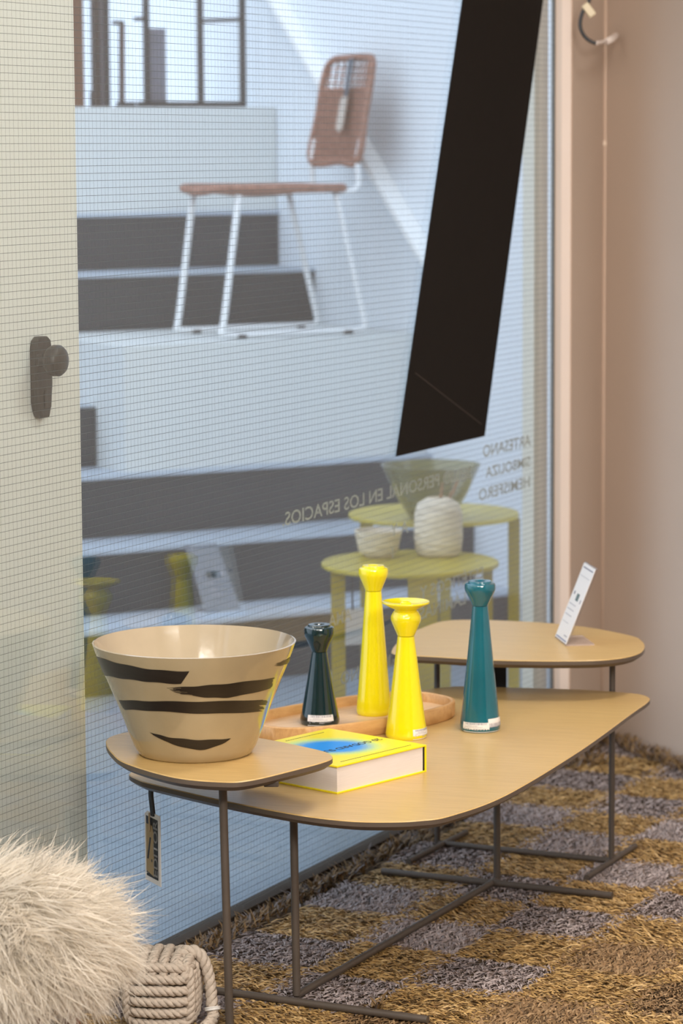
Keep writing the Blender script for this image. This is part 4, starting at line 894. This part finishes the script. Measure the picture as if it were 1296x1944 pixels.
mb = MB(); hpth = [kcen + Z * 0.048 + kx * 0.02, kcen + Z * 0.062 + kx * 0.045, kcen + Z * 0.052 + kx * 0.066, kcen + Z * 0.016 + kx * 0.078, kcen - Z * 0.026 + kx * 0.083 - ky2 * 0.008, kc_ + kx * 0.085 - ky2 * 0.020 + Z * 0.016, kc_ + kx * 0.076 - ky2 * 0.062 + Z * 0.011]
rope(mb, spline(hpth, 12), 0.0105, 26); mb.build('rope_tail', ROPE, knot, smooth=True)
wp = spline(hpth, 12); i0 = 50; mb = MB()
for q in range(3):
    c_ = wp[i0 + q]; t = (wp[i0 + q + 1] - wp[i0 + q - 1]).normalized(); a = t.orthogonal().normalized(); b = t.cross(a); mb.tube([c_ + (a * math.cos(x) + b * math.sin(x)) * 0.0125 for x in np.linspace(0, 2 * math.pi, 16, endpoint=False)], 0.0012, 5, closed=True)
mb.build('whipping', mat('white_thread', (0.8, 0.78, 0.75), 0.7), knot, smooth=True)

# ------------------------------------------------------------------ fur stool
fy = 4.33; fc_ = aty(-4, 1782, fy); RX, RY, RZ = 0.130, 0.135, 0.085
stool = empty('fur_stool', Vector((fc_.x, fc_.y, 0))); tag(stool, 'cream long haired fur stool at the glass', 'stool')
cu2 = MB(); cu2.lathe(fc_, [(0.0, -RZ * 0.75)] + [(RX * math.cos(a), RZ * math.sin(a)) for a in np.linspace(-0.8, 1.5, 16)] + [(0.0, RZ)], 40); cu2.build('cushion', mat('cream_hide', (0.62, 0.52, 0.40), 0.9), stool, smooth=True)
for a in (0.5, 2.1, 3.7, 5.3):
    mb = MB(); p = Vector((fc_.x + 0.10 * math.cos(a), fc_.y + 0.10 * math.sin(a), fc_.z - RZ * 0.55)); q = Vector((fc_.x + 0.135 * math.cos(a), fc_.y + 0.135 * math.sin(a), RUGZ)); mb.tube([p, q], [0.017, 0.012], 12); mb.build('leg', mat('reddish_wood', (0.30, 0.12, 0.07), 0.45, noise=0.3, scale=20), stool, smooth=True)
def fur():
    V = []; Fc = []; Cc = []
    nl = 1500; seg = 6
    for li in range(nl):
        # lock root: upper and side part of the cushion, camera side denser
        while True:
            zz = rng.uniform(-0.5, 1.0); an = rng.uniform(0, 2 * math.pi)
            if math.sin(an) > 0.55 and zz < 0.3: continue
            break
        rr = math.sqrt(max(0.0, 1 - zz * zz)); nrm = Vector((math.cos(an) * rr, math.sin(an) * rr, zz)); root = fc_ + Vector((nrm.x * RX, nrm.y * RY, nrm.z * RZ))
        comb = Vector((0.72, -0.30, -0.38)) + Vector((nrm.x, nrm.y, 0)) * 0.22 + Vector((rng.normal(0, 0.28), rng.normal(0, 0.28), rng.normal(0, 0.22)))
        d0 = (nrm * (0.60 if zz > 0.35 else 0.28) + comb * 0.85).normalized(); ln = rng.uniform(0.07, 0.118); tone = rng.uniform(0.80, 1.06); curl = Vector((rng.normal(0, 1), rng.normal(0, 1), rng.normal(0, 1))) * 0.14
        for h in range(15):
            jit = Vector((rng.normal(0, 1), rng.normal(0, 1), rng.normal(0, 1)))
            p = root + jit * 0.0062; d = (d0 + jit * 0.02 + Vector((rng.normal(0, .07), rng.normal(0, .07), rng.normal(0, .07)))).normalized(); l = ln * rng.uniform(0.7, 1.15); wd = rng.uniform(0.0007, 0.0013)
            side = d.cross(Vector((rng.normal(0, .4), -1, rng.normal(0, .4)))).normalized(); b = len(V); pos = p.copy(); dr = d.copy()
            for k in range(seg + 1):
                t = k / seg; w = wd * (1 - t ** 2 * 0.92); V.append(pos - side * w); V.append(pos + side * w)
                f = tone * (0.90 + 0.12 * t); Cc += [(0.90 * f, 0.84 * f, 0.74 * f, 1)] * 2
                dr = (dr + (Vector((0, 0, -1)) * 0.16 + curl + Vector((rng.normal(0, .05), rng.normal(0, .05), rng.normal(0, .05)))) * (0.5 + t)).normalized()
                pos = pos + dr * (l / seg)
                # keep the hair outside the hide
                rel = pos - fc_; e = math.sqrt((rel.x / RX) ** 2 + (rel.y / RY) ** 2 + (rel.z / RZ) ** 2)
                if e < 1.03 and e > 0.1: pos = fc_ + rel * (1.03 / e)
                gd = (pos - GA).dot(GN)
                if gd < 0.010: pos = pos + GN * (0.010 - gd)
            Fc += [(b + 2 * k, b + 2 * k + 1, b + 2 * k + 3, b + 2 * k + 2) for k in range(seg)]
    off = stool.location; o = mesh_obj('fur', [v - off for v in V], Fc, vcol_mat('long_cream_fur', 0.55, 0.35, 0.25), stool, smooth=True)
    at = o.data.color_attributes.new('tint', 'FLOAT_COLOR', 'POINT'); at.data.foreach_set('color', np.array(Cc, dtype=np.float32).ravel()); tag(o, kind='stuff')
fur()
print('rug squares', cnt)
